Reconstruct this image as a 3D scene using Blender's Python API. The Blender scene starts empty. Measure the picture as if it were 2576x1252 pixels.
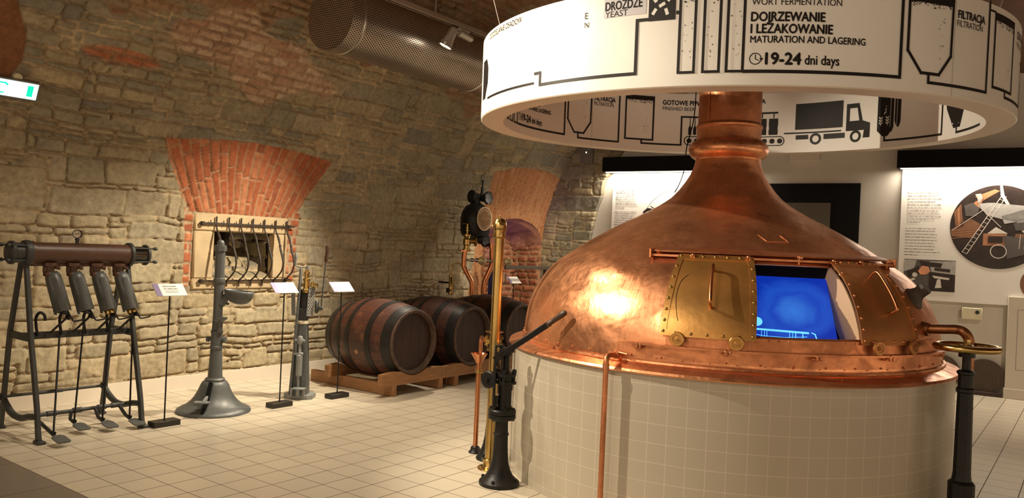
import bpy, bmesh, math, random
import numpy as np
from mathutils import Matrix, Vector, Euler
random.seed(7)
SC = bpy.context.scene
COL = SC.collection
PI = math.pi
def R(d): return math.radians(d)

# ------------------------------------------------------------------ camera
cam_d = bpy.data.cameras.new('camera'); cam = bpy.data.objects.new('camera', cam_d); COL.objects.link(cam)
CAM = Vector((4.535286, -2.82936, 1.411782))
cam_right = Vector((0.80209038, 0.59557322, 0.04408579))
cam_fwd = Vector((-0.59611354, 0.8028994, -0.00109903))
cam_up = cam_right.cross(cam_fwd)
mw = Matrix((cam_right, cam_up, -cam_fwd)).transposed().to_4x4(); mw.translation = CAM
cam.matrix_world = mw
cam_d.sensor_width = 36; cam_d.sensor_fit = 'HORIZONTAL'; cam_d.lens = 1977.81 * 36 / 2576
cam_d.clip_start = 0.05; cam_d.clip_end = 100
SC.camera = cam

# ------------------------------------------------------------------ world and exposure
W = bpy.data.worlds.new('world'); SC.world = W; W.use_nodes = True
W.node_tree.nodes['Background'].inputs[0].default_value = (1.0, 0.74, 0.49, 1)
W.node_tree.nodes['Background'].inputs[1].default_value = 0.95
SC.view_settings.view_transform = 'Standard'; SC.view_settings.look = 'None'
SC.view_settings.gamma = 1; SC.view_settings.use_curve_mapping = False
SC.view_settings.exposure = 0.45
SC.cycles.use_denoising = True
SC.cycles.max_bounces = 8
SC.cycles.sample_clamp_indirect = 4.0

# ------------------------------------------------------------------ room lamps and an added front fill
WARM = (1.0, 0.86, 0.65)
def spot(name, loc, to, watts, angle, blend=0.6, size=0.04, col=WARM):
    d = bpy.data.lights.new(name, 'SPOT'); o = bpy.data.objects.new(name, d); COL.objects.link(o)
    d.energy = watts; d.spot_size = R(angle); d.spot_blend = blend; d.shadow_soft_size = size; d.color = col
    o.location = loc; o.rotation_euler = (Vector(to) - Vector(loc)).to_track_quat('-Z', 'Y').to_euler()
    return o
def area(name, loc, to, watts, sx, sy, col=WARM):
    d = bpy.data.lights.new(name, 'AREA'); o = bpy.data.objects.new(name, d); COL.objects.link(o)
    d.energy = watts; d.shape = 'RECTANGLE'; d.size = sx; d.size_y = sy; d.color = col
    o.location = loc; o.rotation_euler = (Vector(to) - Vector(loc)).to_track_quat('-Z', 'Y').to_euler()
    return o
spot('track_lamp_kettle', (0.05, -1.0, 3.22), (2.1, 1.3, 1.35), 510, 62, 0.5, 0.02)
spot('track_lamp_exhibits', (-0.02, 2.25, 3.05), (-1.85, 1.35, 0.45), 430, 68, 0.9)
spot('track_lamp_wall_side', (-1.05, 3.4, 2.85), (-0.75, 1.6, 0.0), 170, 70, 0.9)
spot('track_lamp_bench', (0.05, 0.4, 3.25), (-1.8, -0.2, 0.5), 70, 54, 0.9)
spot('track_lamp_arch', (0.05, 4.6, 3.2), (-1.9, 5.9, 1.6), 190, 60, 0.9)
spot('track_lamp_floor', (0.3, 0.8, 3.4), (0.5, 0.9, 0.0), 190, 100, 0.9)
spot('fill_lamp_front', (2.2, -3.2, 3.2), (2.6, 1.4, 2.2), 150, 75, 0.9, 0.5)  # added soft fill for the ring and kettle front, not a track fitting
spot('ceiling_lamp_right', (5.4, 4.6, 3.3), (4.6, 5.6, 0), 320, 120, 1.0, 0.15)
# ------------------------------------------------------------------ materials
def mat(name, col, rough=.5, metal=0., var=.15, vs=6., bump=0., bs=40., spec=.5, stretch=None, tint=None, coat=0.):
    m = bpy.data.materials.new(name); m.use_nodes = True
    nt = m.node_tree; N = nt.nodes; L = nt.links
    b = N['Principled BSDF']
    b.inputs['Roughness'].default_value = rough; b.inputs['Metallic'].default_value = metal
    b.inputs['Specular IOR Level'].default_value = spec
    if coat: b.inputs['Coat Weight'].default_value = coat
    tc = N.new('ShaderNodeTexCoord'); mp = N.new('ShaderNodeMapping'); L.new(tc.outputs['Object'], mp.inputs[0])
    if stretch: mp.inputs['Scale'].default_value = stretch
    nz = N.new('ShaderNodeTexNoise'); nz.inputs['Scale'].default_value = vs; nz.inputs['Detail'].default_value = 5; nz.inputs['Roughness'].default_value = .6
    L.new(mp.outputs[0], nz.inputs['Vector'])
    rp = N.new('ShaderNodeValToRGB'); e = rp.color_ramp.elements
    c = Vector(col); d = Vector(tint) if tint else c * (1 - var)
    e[0].position = .3; e[0].color = (*d, 1); e[1].position = .7; e[1].color = (*(c * (1 + var * .6)), 1)
    L.new(nz.outputs['Fac'], rp.inputs[0]); L.new(rp.outputs[0], b.inputs['Base Color'])
    if bump:
        n2 = N.new('ShaderNodeTexNoise'); n2.inputs['Scale'].default_value = bs; n2.inputs['Detail'].default_value = 4
        L.new(mp.outputs[0], n2.inputs['Vector'])
        bp = N.new('ShaderNodeBump'); bp.inputs['Strength'].default_value = bump; bp.inputs['Distance'].default_value = .01
        L.new(n2.outputs['Fac'], bp.inputs['Height']); L.new(bp.outputs[0], b.inputs['Normal'])
    return m
def emis(name, col, s):
    m = bpy.data.materials.new(name); m.use_nodes = True; b = m.node_tree.nodes['Principled BSDF']
    b.inputs['Base Color'].default_value = (*col, 1); b.inputs['Emission Color'].default_value = (*col, 1); b.inputs['Emission Strength'].default_value = s
    b.inputs['Roughness'].default_value = .6
    return m
def nod(m): return m.node_tree.nodes, m.node_tree.links, m.node_tree.nodes['Principled BSDF']
def mathn(N, L, op, a, b=None):
    n = N.new('ShaderNodeMath'); n.operation = op
    for i, x in enumerate((a, b)):
        if x is None: continue
        if isinstance(x, (int, float)): n.inputs[i].default_value = x
        else: L.new(x, n.inputs[i])
    return n.outputs[0]
def mixc(N, L, f, a, b):
    n = N.new('ShaderNodeMix'); n.data_type = 'RGBA'
    if isinstance(f, (int, float)): n.inputs[0].default_value = f
    else: L.new(f, n.inputs[0])
    for i, x in ((6, a), (7, b)):
        if isinstance(x, tuple): n.inputs[i].default_value = (*x, 1)
        else: L.new(x, n.inputs[i])
    return n.outputs[2]

def copper_mat(name, col, rough, metal=.88):
    m = mat(name, col, rough, metal, .30, 3.0, 0)
    N, L, b = nod(m)
    tc = N.new('ShaderNodeTexCoord')
    def nz(scale, detail, dist=0., rot=(0, 0, 0), st=(1, 1, 1), ro=.6):
        mp = N.new('ShaderNodeMapping'); mp.inputs['Scale'].default_value = st; mp.inputs['Rotation'].default_value = rot; L.new(tc.outputs['Object'], mp.inputs[0])
        n = N.new('ShaderNodeTexNoise'); n.inputs['Scale'].default_value = scale; n.inputs['Detail'].default_value = detail; n.inputs['Distortion'].default_value = dist; n.inputs['Roughness'].default_value = ro
        L.new(mp.outputs[0], n.inputs['Vector']); return n.outputs['Fac']
    mott = nz(7, 8, .9, ro=.68); big = nz(2.6, 4, .5)
    r = N.new('ShaderNodeMapRange'); r.inputs[1].default_value = .32; r.inputs[2].default_value = .68; r.inputs[3].default_value = rough - .13; r.inputs[4].default_value = rough + .15
    L.new(mott, r.inputs[0]); L.new(r.outputs[0], b.inputs['Roughness'])
    s1 = nz(2.2, 2, .3, (.4, .9, .5), (1, 26, 1.5)); s2 = nz(2.4, 2, .3, (1.1, .3, 1.4), (22, 1, 1.2))
    sc1 = mathn(N, L, 'POWER', s1, 3.); sc2 = mathn(N, L, 'POWER', s2, 3.)
    dents = nz(9, 2, .2)
    h = mathn(N, L, 'ADD', mathn(N, L, 'MULTIPLY', dents, .45), mathn(N, L, 'ADD', mathn(N, L, 'MULTIPLY', big, .9), mathn(N, L, 'MULTIPLY', mathn(N, L, 'ADD', sc1, sc2), .10)))
    bp = N.new('ShaderNodeBump'); bp.inputs['Strength'].default_value = .30; bp.inputs['Distance'].default_value = .028
    L.new(h, bp.inputs['Height']); L.new(bp.outputs[0], b.inputs['Normal'])
    # tarnish
    src = b.inputs['Base Color'].links[0].from_socket
    tr = N.new('ShaderNodeMapRange'); tr.inputs[1].default_value = .45; tr.inputs[2].default_value = .75; tr.inputs[4].default_value = .45; L.new(mott, tr.inputs[0])
    L.new(mixc(N, L, tr.outputs[0], src, tuple(c * .55 for c in col)), b.inputs['Base Color'])
    return m
M = {}
M['copper'] = copper_mat('hammered_copper', (.78, .35, .175), .33)
M['copper_dark'] = copper_mat('worn_copper', (.64, .26, .12), .42)
M['copper_pipe'] = mat('copper_pipe', (.60, .25, .12), .28, 1, .2, 12)
M['brass'] = mat('brass', (.50, .345, .125), .25, 1, .22, 9)
M['brass_door'] = mat('brushed_brass_sheet', (.60, .315, .095), .36, .8, .3, 4, .08, 30)
M['copper_door'] = mat('brown_copper_sheet', (.46, .20, .065), .42, .65, .3, 4, .08, 30)
M['iron'] = mat('black_cast_iron', (.008, .0075, .007), .42, 0, .3, 20, .15, 80, spec=.32)
M['iron_forged'] = mat('forged_iron', (.035, .022, .014), .6, 0, .3, 30, .1, 60)
M['grey'] = mat('grey_paint', (.088, .095, .094), .40, 0, .15, 12, .06, 60)
M['grey_dark'] = mat('dark_grey_paint', (.042, .045, .044), .5, 0, .2, 14, .06, 60)
M['grey_light'] = mat('light_grey_paint', (.20, .21, .205), .45, 0, .15, 14, .06, 60)
M['brown_paint'] = mat('brown_paint', (.085, .038, .022), .42, 0, .2, 10, .05, 60)
M['black'] = mat('black_matt', (.006, .005, .005), .8, 0, .1, 10, spec=.15)
M['blackgloss'] = mat('black_base', (.016, .013, .011), .42, 0, .2, 20)
M['white'] = mat('white_print', (.80, .77, .72), .45, 0, .02, 4)
M['offwhite'] = mat('white_lacquer', (.74, .66, .55), .4, 0, .02, 4)
M['ink'] = mat('black_ink', (.014, .011, .010), .5, 0, .05, 5, spec=.25)
M['ink_grey'] = mat('grey_ink', (.24, .215, .20), .5, 0, .05, 5)
M['purple'] = mat('purple_print', (.20, .15, .30), .5, 0, .05, 5)
M['plaster'] = mat('white_plaster', (.56, .52, .455), .85, 0, .05, 3, .05, 120)
M['plaster_trim'] = mat('plaster_trim', (.58, .52, .43), .7, 0, .05, 3)
M['sandstone'] = mat('sandstone', (.56, .43, .26), .85, 0, .18, 5, .25, 60)
M['steel'] = mat('brushed_steel', (.50, .47, .43), .28, 1, .1, 20)
M['silver'] = mat('silver_paint', (.52, .49, .44), .3, .6, .05, 20)
M['beige'] = mat('beige_board', (.66, .45, .28), .6, 0, .05, 8)
M['wood_dark'] = mat('dark_wood', (.034, .013, .008), .5, 0, .35, 8, .2, 50, stretch=(1, 6, 6))
M['wood_worn'] = mat('worn_wood_rim', (.085, .05, .032), .75, 0, .55, 25, .3, 50)
M['wood'] = mat('pine_beam', (.30, .145, .055), .6, 0, .22, 7, .1, 60, stretch=(1, 1, 5))
M['handle_wood'] = mat('turned_wood', (.045, .02, .011), .45, 0, .3, 20)
M['rope'] = mat('rope', (.55, .48, .36), .9, 0, .2, 40)
M['glass'] = mat('dark_sight_glass', (.02, .017, .012), .08, 0, .1, 10, spec=.8)
M['led_white'] = emis('lit_strip', (1, .93, .80), 7)
M['box'] = mat('grey_plastic', (.17, .155, .13), .5, 0, .05, 5)
M['box_light'] = mat('pale_grey_print', (.55,.53,.56), .45, 0, .03, 5)
M['cream'] = mat('cream_plastic', (.66, .60, .42), .4, 0, .03, 5)
M['green_dark'] = mat('dark_socket', (.01, .018, .012), .4, 0, .1, 5)
M['exit_white'] = emis('exit_white', (.75, 1, .96), 1.6)
M['exit_green'] = emis('exit_green', (0, .62, .38), 1.0)
M['white_dial'] = mat('dial_face', (.62, .55, .42), .5, 0, .05, 5)

# floor: 20 cm tiles, grey band in front of the exhibits' edge
def floor_mat():
    m = mat('floor_tiles', (.60, .51, .385), .32, 0, .04, 2)
    N, L, b = nod(m)
    g = N.new('ShaderNodeNewGeometry'); sx = N.new('ShaderNodeSeparateXYZ'); L.new(g.outputs['Position'], sx.inputs[0])
    def line(o, step, w):
        t = mathn(N, L, 'MULTIPLY', o, 1 / step); f = mathn(N, L, 'ABSOLUTE', mathn(N, L, 'SUBTRACT', t, mathn(N, L, 'ROUND', t)))
        return mathn(N, L, 'LESS_THAN', f, w / step / 2)
    X, Y = sx.outputs[0], sx.outputs[1]
    grey = mathn(N, L, 'LESS_THAN', Y, -.8)
    fine = mathn(N, L, 'MAXIMUM', line(X, .2, .0055), line(Y, .2, .0045))
    coarse = mathn(N, L, 'MAXIMUM', line(X, .6, .0055), line(Y, .8, .0045))
    gr = mathn(N, L, 'ADD', mathn(N, L, 'MULTIPLY', grey, coarse), mathn(N, L, 'MULTIPLY', mathn(N, L, 'SUBTRACT', 1., grey), fine))
    # tone per tile
    fl = N.new('ShaderNodeVectorMath'); fl.operation = 'FLOOR'; sc = N.new('ShaderNodeVectorMath'); sc.operation = 'SCALE'; sc.inputs['Scale'].default_value = 5
    L.new(g.outputs['Position'], sc.inputs[0]); L.new(sc.outputs[0], fl.inputs[0])
    wn = N.new('ShaderNodeTexWhiteNoise'); L.new(fl.outputs[0], wn.inputs['Vector'])
    tone = mixc(N, L, wn.outputs['Value'], (.60, .53, .415), (.645, .57, .44))
    base = mixc(N, L, grey, tone, (.20, .165, .135))
    c = mixc(N, L, gr, base, (.085, .05, .028)); L.new(c, b.inputs['Base Color'])
    r = mathn(N, L, 'ADD', mathn(N, L, 'MULTIPLY', gr, .5), .30); L.new(r, b.inputs['Roughness'])
    bp = N.new('ShaderNodeBump'); bp.inputs['Strength'].default_value = .5; bp.inputs['Distance'].default_value = .003
    L.new(mathn(N, L, 'SUBTRACT', 1., gr), bp.inputs['Height']); L.new(bp.outputs[0], b.inputs['Normal'])
    return m
M['floor'] = floor_mat()
# glazed 10 cm tiles on the kettle base (UV in metres)
def uv_tiles(name, tile, col, grout, w, rough):
    m = mat(name, col, rough, 0, .03, 2)
    N, L, b = nod(m)
    uv = N.new('ShaderNodeUVMap'); sx = N.new('ShaderNodeSeparateXYZ'); L.new(uv.outputs[0], sx.inputs[0])
    def line(o, off):
        t = mathn(N, L, 'MULTIPLY', mathn(N, L, 'ADD', o, off), 1 / tile); f = mathn(N, L, 'ABSOLUTE', mathn(N, L, 'SUBTRACT', t, mathn(N, L, 'ROUND', t)))
        return mathn(N, L, 'LESS_THAN', f, w / tile / 2)
    gr = mathn(N, L, 'MAXIMUM', line(sx.outputs[0], .0225), line(sx.outputs[1], -.043))
    L.new(mixc(N, L, gr, col, grout), b.inputs['Base Color'])
    bp = N.new('ShaderNodeBump'); bp.inputs['Strength'].default_value = .6; bp.inputs['Distance'].default_value = .003
    L.new(mathn(N, L, 'SUBTRACT', 1., gr), bp.inputs['Height']); L.new(bp.outputs[0], b.inputs['Normal'])
    return m
M['tiles'] = uv_tiles('glazed_base_tiles', .1, (.425, .375, .295), (.56, .50, .395), .0036, .24)
# stone wall: colours carried by the mesh
def stone_mat():
    m = mat('rubble_stone', (.4, .3, .2), .88, 0, .2, 4, .0)
    N, L, b = nod(m)
    at = N.new('ShaderNodeAttribute'); at.attribute_name = 'Col'
    g = N.new('ShaderNodeNewGeometry')
    nz = N.new('ShaderNodeTexNoise'); nz.inputs['Scale'].default_value = 22; nz.inputs['Detail'].default_value = 8; nz.inputs['Roughness'].default_value = .65
    L.new(g.outputs['Position'], nz.inputs['Vector'])
    f = N.new('ShaderNodeMapRange'); f.inputs[1].default_value = .25; f.inputs[2].default_value = .75; f.inputs[3].default_value = .62; f.inputs[4].default_value = 1.3
    L.new(nz.outputs['Fac'], f.inputs[0])
    v = N.new('ShaderNodeVectorMath'); v.operation = 'SCALE'; L.new(at.outputs['Color'], v.inputs[0]); L.new(f.outputs[0], v.inputs['Scale'])
    L.new(v.outputs[0], b.inputs['Base Color'])
    bp = N.new('ShaderNodeBump'); bp.inputs['Strength'].default_value = .55; bp.inputs['Distance'].default_value = .012
    L.new(nz.outputs['Fac'], bp.inputs['Height']); L.new(bp.outputs[0], b.inputs['Normal'])
    b.inputs['Specular IOR Level'].default_value = .15
    return m
M['stone'] = stone_mat()
# barrel staves: u around, v along
def stave_mat():
    m = mat('barrel_staves', (.12, .05, .028), .5, 0, .4, 6, .0)
    N, L, b = nod(m)
    uv = N.new('ShaderNodeUVMap'); sx = N.new('ShaderNodeSeparateXYZ'); L.new(uv.outputs[0], sx.inputs[0])
    t = mathn(N, L, 'MULTIPLY', sx.outputs[0], 24.); fr = mathn(N, L, 'ABSOLUTE', mathn(N, L, 'SUBTRACT', t, mathn(N, L, 'ROUND', t)))
    gap = mathn(N, L, 'LESS_THAN', fr, .022)
    wn = N.new('ShaderNodeTexWhiteNoise'); wn.noise_dimensions = '1D'; L.new(mathn(N, L, 'FLOOR', mathn(N, L, 'ADD', t, .0)), wn.inputs['W'])
    c1 = mixc(N, L, wn.outputs['Value'], (.04, .011, .006), (.13, .036, .017))
    mp = N.new('ShaderNodeMapping'); mp.inputs['Scale'].default_value = (60, 5, 1); L.new(uv.outputs[0], mp.inputs[0])
    nz = N.new('ShaderNodeTexNoise'); nz.inputs['Scale'].default_value = 3; nz.inputs['Detail'].default_value = 6; L.new(mp.outputs[0], nz.inputs['Vector'])
    c2 = mixc(N, L, nz.outputs['Fac'], (.022, .009, .006), c1)
    n2 = N.new('ShaderNodeTexNoise'); n2.inputs['Scale'].default_value = 7; n2.inputs['Detail'].default_value = 5
    tc = N.new('ShaderNodeTexCoord'); L.new(tc.outputs['Object'], n2.inputs['Vector'])
    fl = N.new('ShaderNodeMapRange'); fl.inputs[1].default_value = .58; fl.inputs[2].default_value = .72; L.new(n2.outputs['Fac'], fl.inputs[0])
    c3 = mixc(N, L, mathn(N, L, 'MULTIPLY', fl.outputs[0], .5), c2, (.19, .07, .035))
    L.new(mixc(N, L, gap, c3, (.008, .005, .004)), b.inputs['Base Color'])
    bp = N.new('ShaderNodeBump'); bp.inputs['Strength'].default_value = .6; bp.inputs['Distance'].default_value = .004
    L.new(mathn(N, L, 'ADD', mathn(N, L, 'SUBTRACT', 1., gap), mathn(N, L, 'MULTIPLY', nz.outputs['Fac'], .5)), bp.inputs['Height']); L.new(bp.outputs[0], b.inputs['Normal'])
    return m
M['staves'] = stave_mat()
# perforated sheet: holes laid out in UV metres
def perforated(name, col, pitch, hole, metal, rough, dark=(.012, .008, .005)):
    m = mat(name, col, rough, metal, .12, 5)
    N, L, b = nod(m)
    uv = N.new('ShaderNodeUVMap'); sx = N.new('ShaderNodeSeparateXYZ'); L.new(uv.outputs[0], sx.inputs[0])
    v = mathn(N, L, 'MULTIPLY', sx.outputs[1], 1 / (pitch * .866)); vr = mathn(N, L, 'ROUND', v)
    odd = mathn(N, L, 'MULTIPLY', mathn(N, L, 'MODULO', mathn(N, L, 'ABSOLUTE', vr), 2.), .5)
    u = mathn(N, L, 'ADD', mathn(N, L, 'MULTIPLY', sx.outputs[0], 1 / pitch), odd)
    du = mathn(N, L, 'SUBTRACT', u, mathn(N, L, 'ROUND', u)); dv = mathn(N, L, 'MULTIPLY', mathn(N, L, 'SUBTRACT', v, vr), .866)
    d = mathn(N, L, 'ADD', mathn(N, L, 'MULTIPLY', du, du), mathn(N, L, 'MULTIPLY', dv, dv))
    h = mathn(N, L, 'LESS_THAN', d, (hole / pitch) ** 2)
    src = b.inputs['Base Color'].links[0].from_socket
    L.new(mixc(N, L, h, src, dark), b.inputs['Base Color'])
    L.new(mathn(N, L, 'MULTIPLY', mathn(N, L, 'SUBTRACT', 1., h), metal), b.inputs['Metallic'])
    L.new(mathn(N, L, 'ADD', mathn(N, L, 'MULTIPLY', h, .6), rough), b.inputs['Roughness'])
    return m
M['duct'] = perforated('perforated_duct_sheet', (.62, .52, .42), .021, .0066, .9, .36)
M['old_pipe'] = mat('old_brown_copper_pipe', (.34, .14, .06), .42, .9, .4, 9)
M['plate_brass'] = mat('dull_plate_brass', (.22, .12, .055), .5, .3, .15, 20)
M['plate_light'] = mat('raised_lettering', (.62, .48, .32), .5, .2, .1, 20)
M['brass_pale'] = mat('pale_brass', (.50, .42, .24), .35, .8, .2, 20)
M['iron_brown'] = mat('brown_iron', (.06, .042, .03), .6, 0, .2, 10)
M['blue_metal'] = mat('blue_lit_metal', (.03, .03, .12), .5, 0, .2, 10)  # blue light on the dark frame, put into its base colour
M['track_paint'] = mat('track_paint', (.26, .20, .15), .5, 0, .05, 5)
M['passage'] = mat('dim_passage', (.10, .085, .065), .9, 0, .08, 3)
M['lid_wood'] = mat('old_lid_wood', (.07, .045, .028), .7, 0, .3, 6, .2, 40, stretch=(8, 8, 1))
M['lens_lit'] = emis('lit_lens', (1, .9, .75), 12)
M['perf_guard'] = perforated('perforated_guard_sheet', (.30, .30, .28), .018, .0055, 0., .45)
M['bung'] = mat('bung_wood', (.42, .22, .09), .6, 0, .3, 20)
M['perf_grey'] = perforated('perforated_grey_sheet', (.095, .10, .098), .0115, .0031, 0., .45)
def screen_mat():
    m = bpy.data.materials.new('blue_screen'); m.use_nodes = True
    N, L, b = nod(m)
    tc = N.new('ShaderNodeTexCoord'); mp = N.new('ShaderNodeMapping'); L.new(tc.outputs['Object'], mp.inputs[0])
    mp.inputs['Location'].default_value = (-.13, .0, 0)
    ln = N.new('ShaderNodeVectorMath'); ln.operation = 'LENGTH'
    nz = N.new('ShaderNodeTexNoise'); nz.inputs['Scale'].default_value = 4; nz.inputs['Detail'].default_value = 3; nz.inputs['Distortion'].default_value = 1.2
    L.new(mp.outputs[0], nz.inputs['Vector']); L.new(mp.outputs[0], ln.inputs[0])
    d = mathn(N, L, 'ADD', ln.outputs['Value'], mathn(N, L, 'MULTIPLY', mathn(N, L, 'SUBTRACT', nz.outputs['Fac'], .5), .16))
    rp = N.new('ShaderNodeValToRGB'); L.new(mathn(N, L, 'MULTIPLY', d, 2.6), rp.inputs[0]); cr = rp.color_ramp
    for i, (p, c) in enumerate([(0, (.05, .26, .95)), (.14, (.04, .20, .88)), (.30, (.014, .085, .70)), (.40, (.02, .115, .76)), (.50, (.014, .085, .68)), (.58, (.006, .045, .55)), (.66, (.006, .04, .55)), (1, (.002, .018, .46))]):
        e = cr.elements[i] if i < 2 else cr.elements.new(p)
        e.position = p; e.color = (*c, 1)
    L.new(rp.outputs[0], b.inputs['Emission Color']); b.inputs['Emission Strength'].default_value = .5
    b.inputs['Base Color'].default_value = (.005, .01, .05, 1); b.inputs['Roughness'].default_value = .25
    return m
M['screen'] = screen_mat()
M['screen_hi'] = emis('blue_screen_bright', (.10, .42, 1), 1.3)
M['hoop'] = mat('black_iron_hoop', (.014, .012, .011), .45, .3, .3, 12, .15, 60)
M['dark_niche'] = mat('dark_stone', (.035, .026, .018), .9, 0, .3, 6, .3, 30)
M['brick_ceiling'] = mat('brown_brick_plaster', (.13, .062, .034), .9, 0, .35, 3, .4, 18)
M['photo_dark'] = mat('photo_print_dark', (.03, .018, .015), .4, 0, .5, 9)
def flat(n, c): M[n] = mat(n, c, .45, 0, .2, 14)
flat('photo_brown', (.22, .10, .05)); flat('photo_grey', (.42, .40, .38)); flat('photo_light', (.70, .64, .58)); flat('photo_rust', (.42, .19, .09)); flat('photo_mid', (.10, .085, .08)); flat('photo_orange', (.75, .33, .18))
# ------------------------------------------------------------------ mesh helpers
def frame(d):
    d = Vector(d).normalized(); a = Vector((0, 0, 1)) if abs(d.z) < .95 else Vector((1, 0, 0))
    x = a.cross(d).normalized(); return x, d.cross(x)
class MB:
    def __init__(s): s.v = []; s.f = []; s.uv = {}; s.cur = 0; s.mi = {}
    def add(s, vs, fs, uvs=None):
        o = len(s.v); s.v += [tuple(p) for p in vs]
        for i, f in enumerate(fs):
            if uvs: s.uv[len(s.f)] = uvs[i]
            if s.cur: s.mi[len(s.f)] = s.cur
            s.f.append(tuple(o + k for k in f))
        return s
    def box(s, c, size, rot=None, b=.0):
        hx, hy, hz = (q / 2 for q in size); b = min(b, hx * .9, hy * .9, hz * .9)
        if b <= 0:
            vs = [Vector((x, y, z)) for z in (-hz, hz) for y in (-hy, hy) for x in (-hx, hx)]
            fs = [(0, 2, 3, 1), (4, 5, 7, 6), (0, 1, 5, 4), (2, 6, 7, 3), (0, 4, 6, 2), (1, 3, 7, 5)]
        else:
            bm = bmesh.new(); bmesh.ops.create_cube(bm, size=1)
            for v in bm.verts: v.co = Vector((v.co.x * size[0], v.co.y * size[1], v.co.z * size[2]))
            bmesh.ops.bevel(bm, geom=bm.edges[:], offset=b, segments=1, affect='EDGES')
            bm.verts.index_update(); vs = [v.co.copy() for v in bm.verts]; fs = [[v.index for v in f.verts] for f in bm.faces]; bm.free()
        m = rot if rot is not None else Matrix.Identity(3)
        if not isinstance(m, Matrix): m = Euler(m).to_matrix()
        return s.add([m @ p + Vector(c) for p in vs], fs)
    def bar(s, p0, p1, w, t, up=(0, 0, 1), b=.0):
        p0, p1 = Vector(p0), Vector(p1); d = (p1 - p0); L = d.length; d.normalize()
        x = Vector(up).cross(d)
        if x.length < 1e-4: x = Vector((1, 0, 0)).cross(d)
        x.normalize(); y = d.cross(x)
        return s.box((p0 + p1) / 2, (w, t, L), Matrix((x, y, d)).transposed(), b)
    def cyl(s, p0, p1, r0, r1=None, n=20, caps=True):
        r1 = r0 if r1 is None else r1; p0, p1 = Vector(p0), Vector(p1); x, y = frame(p1 - p0)
        vs = []; 
        for p, r in ((p0, r0), (p1, r1)):
            vs += [p + x * (r * math.cos(2 * PI * k / n)) + y * (r * math.sin(2 * PI * k / n)) for k in range(n)]
        fs = [(k, (k + 1) % n, n + (k + 1) % n, n + k) for k in range(n)]
        L = (p1 - p0).length
        uvs = [[(2 * PI * r0 * q / n, w * L) for q, w in ((k, 0), (k + 1, 0), (k + 1, 1), (k, 1))] for k in range(n)]
        if caps: fs += [tuple(range(n - 1, -1, -1)), tuple(range(n, 2 * n))]; uvs += [[(0, 0)] * n] * 2
        return s.add(vs, fs, uvs)
    def lathe(s, prof, c=(0, 0, 0), axis=(0, 0, 1), n=40, a0=0., a1=2 * PI, uvr=None):
        c = Vector(c); d = Vector(axis).normalized()
        x, y = (Vector((1, 0, 0)), Vector((0, 1, 0))) if abs(d.z) > .999 else frame(d)
        full = abs(a1 - a0 - 2 * PI) < 1e-6; m = n if full else n + 1
        vs = []; al = [0.]
        for i in range(1, len(prof)): al.append(al[-1] + math.hypot(prof[i][0] - prof[i - 1][0], prof[i][1] - prof[i - 1][1]))
        for r, z in prof:
            for k in range(m):
                a = a0 + (a1 - a0) * k / n
                vs.append(c + d * z + x * (r * math.cos(a)) + y * (r * math.sin(a)))
        fs = []; uvs = []
        for i in range(len(prof) - 1):
            for k in range(n):
                k2 = (k + 1) % m
                fs.append((i * m + k, i * m + k2, (i + 1) * m + k2, (i + 1) * m + k))
                uu = (lambda q: q / n) if uvr is None else (lambda q: (a0 + (a1 - a0) * q / n) * uvr)
                uvs.append([(uu(k), al[i]), (uu(k + 1), al[i]), (uu(k + 1), al[i + 1]), (uu(k), al[i + 1])])
        return s.add(vs, fs, uvs)
    def sph(s, c, r, n=16, sc=(1, 1, 1)):
        m = n // 2; vs = []; fs = []
        for i in range(m + 1):
            t = PI * i / m
            for k in range(n):
                a = 2 * PI * k / n; vs.append((c[0] + r * sc[0] * math.sin(t) * math.cos(a), c[1] + r * sc[1] * math.sin(t) * math.sin(a), c[2] + r * sc[2] * math.cos(t)))
        for i in range(m):
            for k in range(n): fs.append((i * n + k, (i + 1) * n + k, (i + 1) * n + (k + 1) % n, i * n + (k + 1) % n))
        return s.add(vs, fs)
    def tube(s, pts, r, n=10, closed=False, smooth=0, caps=True):
        P = [Vector(p) for p in pts]
        if smooth and len(P) > 2:
            Q = []; K = len(P)
            rng = range(K) if closed else range(K - 1)
            rr = r if isinstance(r, (list, tuple)) else None; r2 = []
            for i in rng:
                a, b, c, d = P[(i - 1) % K] if (closed or i > 0) else P[0] * 2 - P[1], P[i], P[(i + 1) % K], P[(i + 2) % K] if (closed or i + 2 < K) else P[-1] * 2 - P[-2]
                for j in range(smooth):
                    t = j / smooth
                    Q.append(.5 * ((2 * b) + (c - a) * t + (2 * a - 5 * b + 4 * c - d) * t * t + (3 * b - a - 3 * c + d) * t ** 3))
                    if rr: r2.append(rr[i] * (1 - t) + rr[(i + 1) % K] * t)
            if not closed:
                Q.append(P[-1])
                if rr: r2.append(rr[-1])
            P = Q
            if rr: r = r2
        K = len(P); vs = []; fs = []; px = None
        for i, p in enumerate(P):
            if closed: d = P[(i + 1) % K] - P[i - 1]
            else: d = P[min(i + 1, K - 1)] - P[max(i - 1, 0)]
            d.normalize()
            if px is None: px, _ = frame(d)
            px = (px - d * px.dot(d)).normalized(); py = d.cross(px)
            ri = r[i] if isinstance(r, (list, tuple)) else r
            vs += [p + px * (ri * math.cos(2 * PI * k / n)) + py * (ri * math.sin(2 * PI * k / n)) for k in range(n)]
        for i in range(K if closed else K - 1):
            j = (i + 1) % K
            for k in range(n): fs.append((i * n + k, i * n + (k + 1) % n, j * n + (k + 1) % n, j * n + k))
        if not closed and caps: fs += [tuple(range(n - 1, -1, -1)), tuple(range((K - 1) * n, K * n))]
        return s.add(vs, fs)
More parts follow.
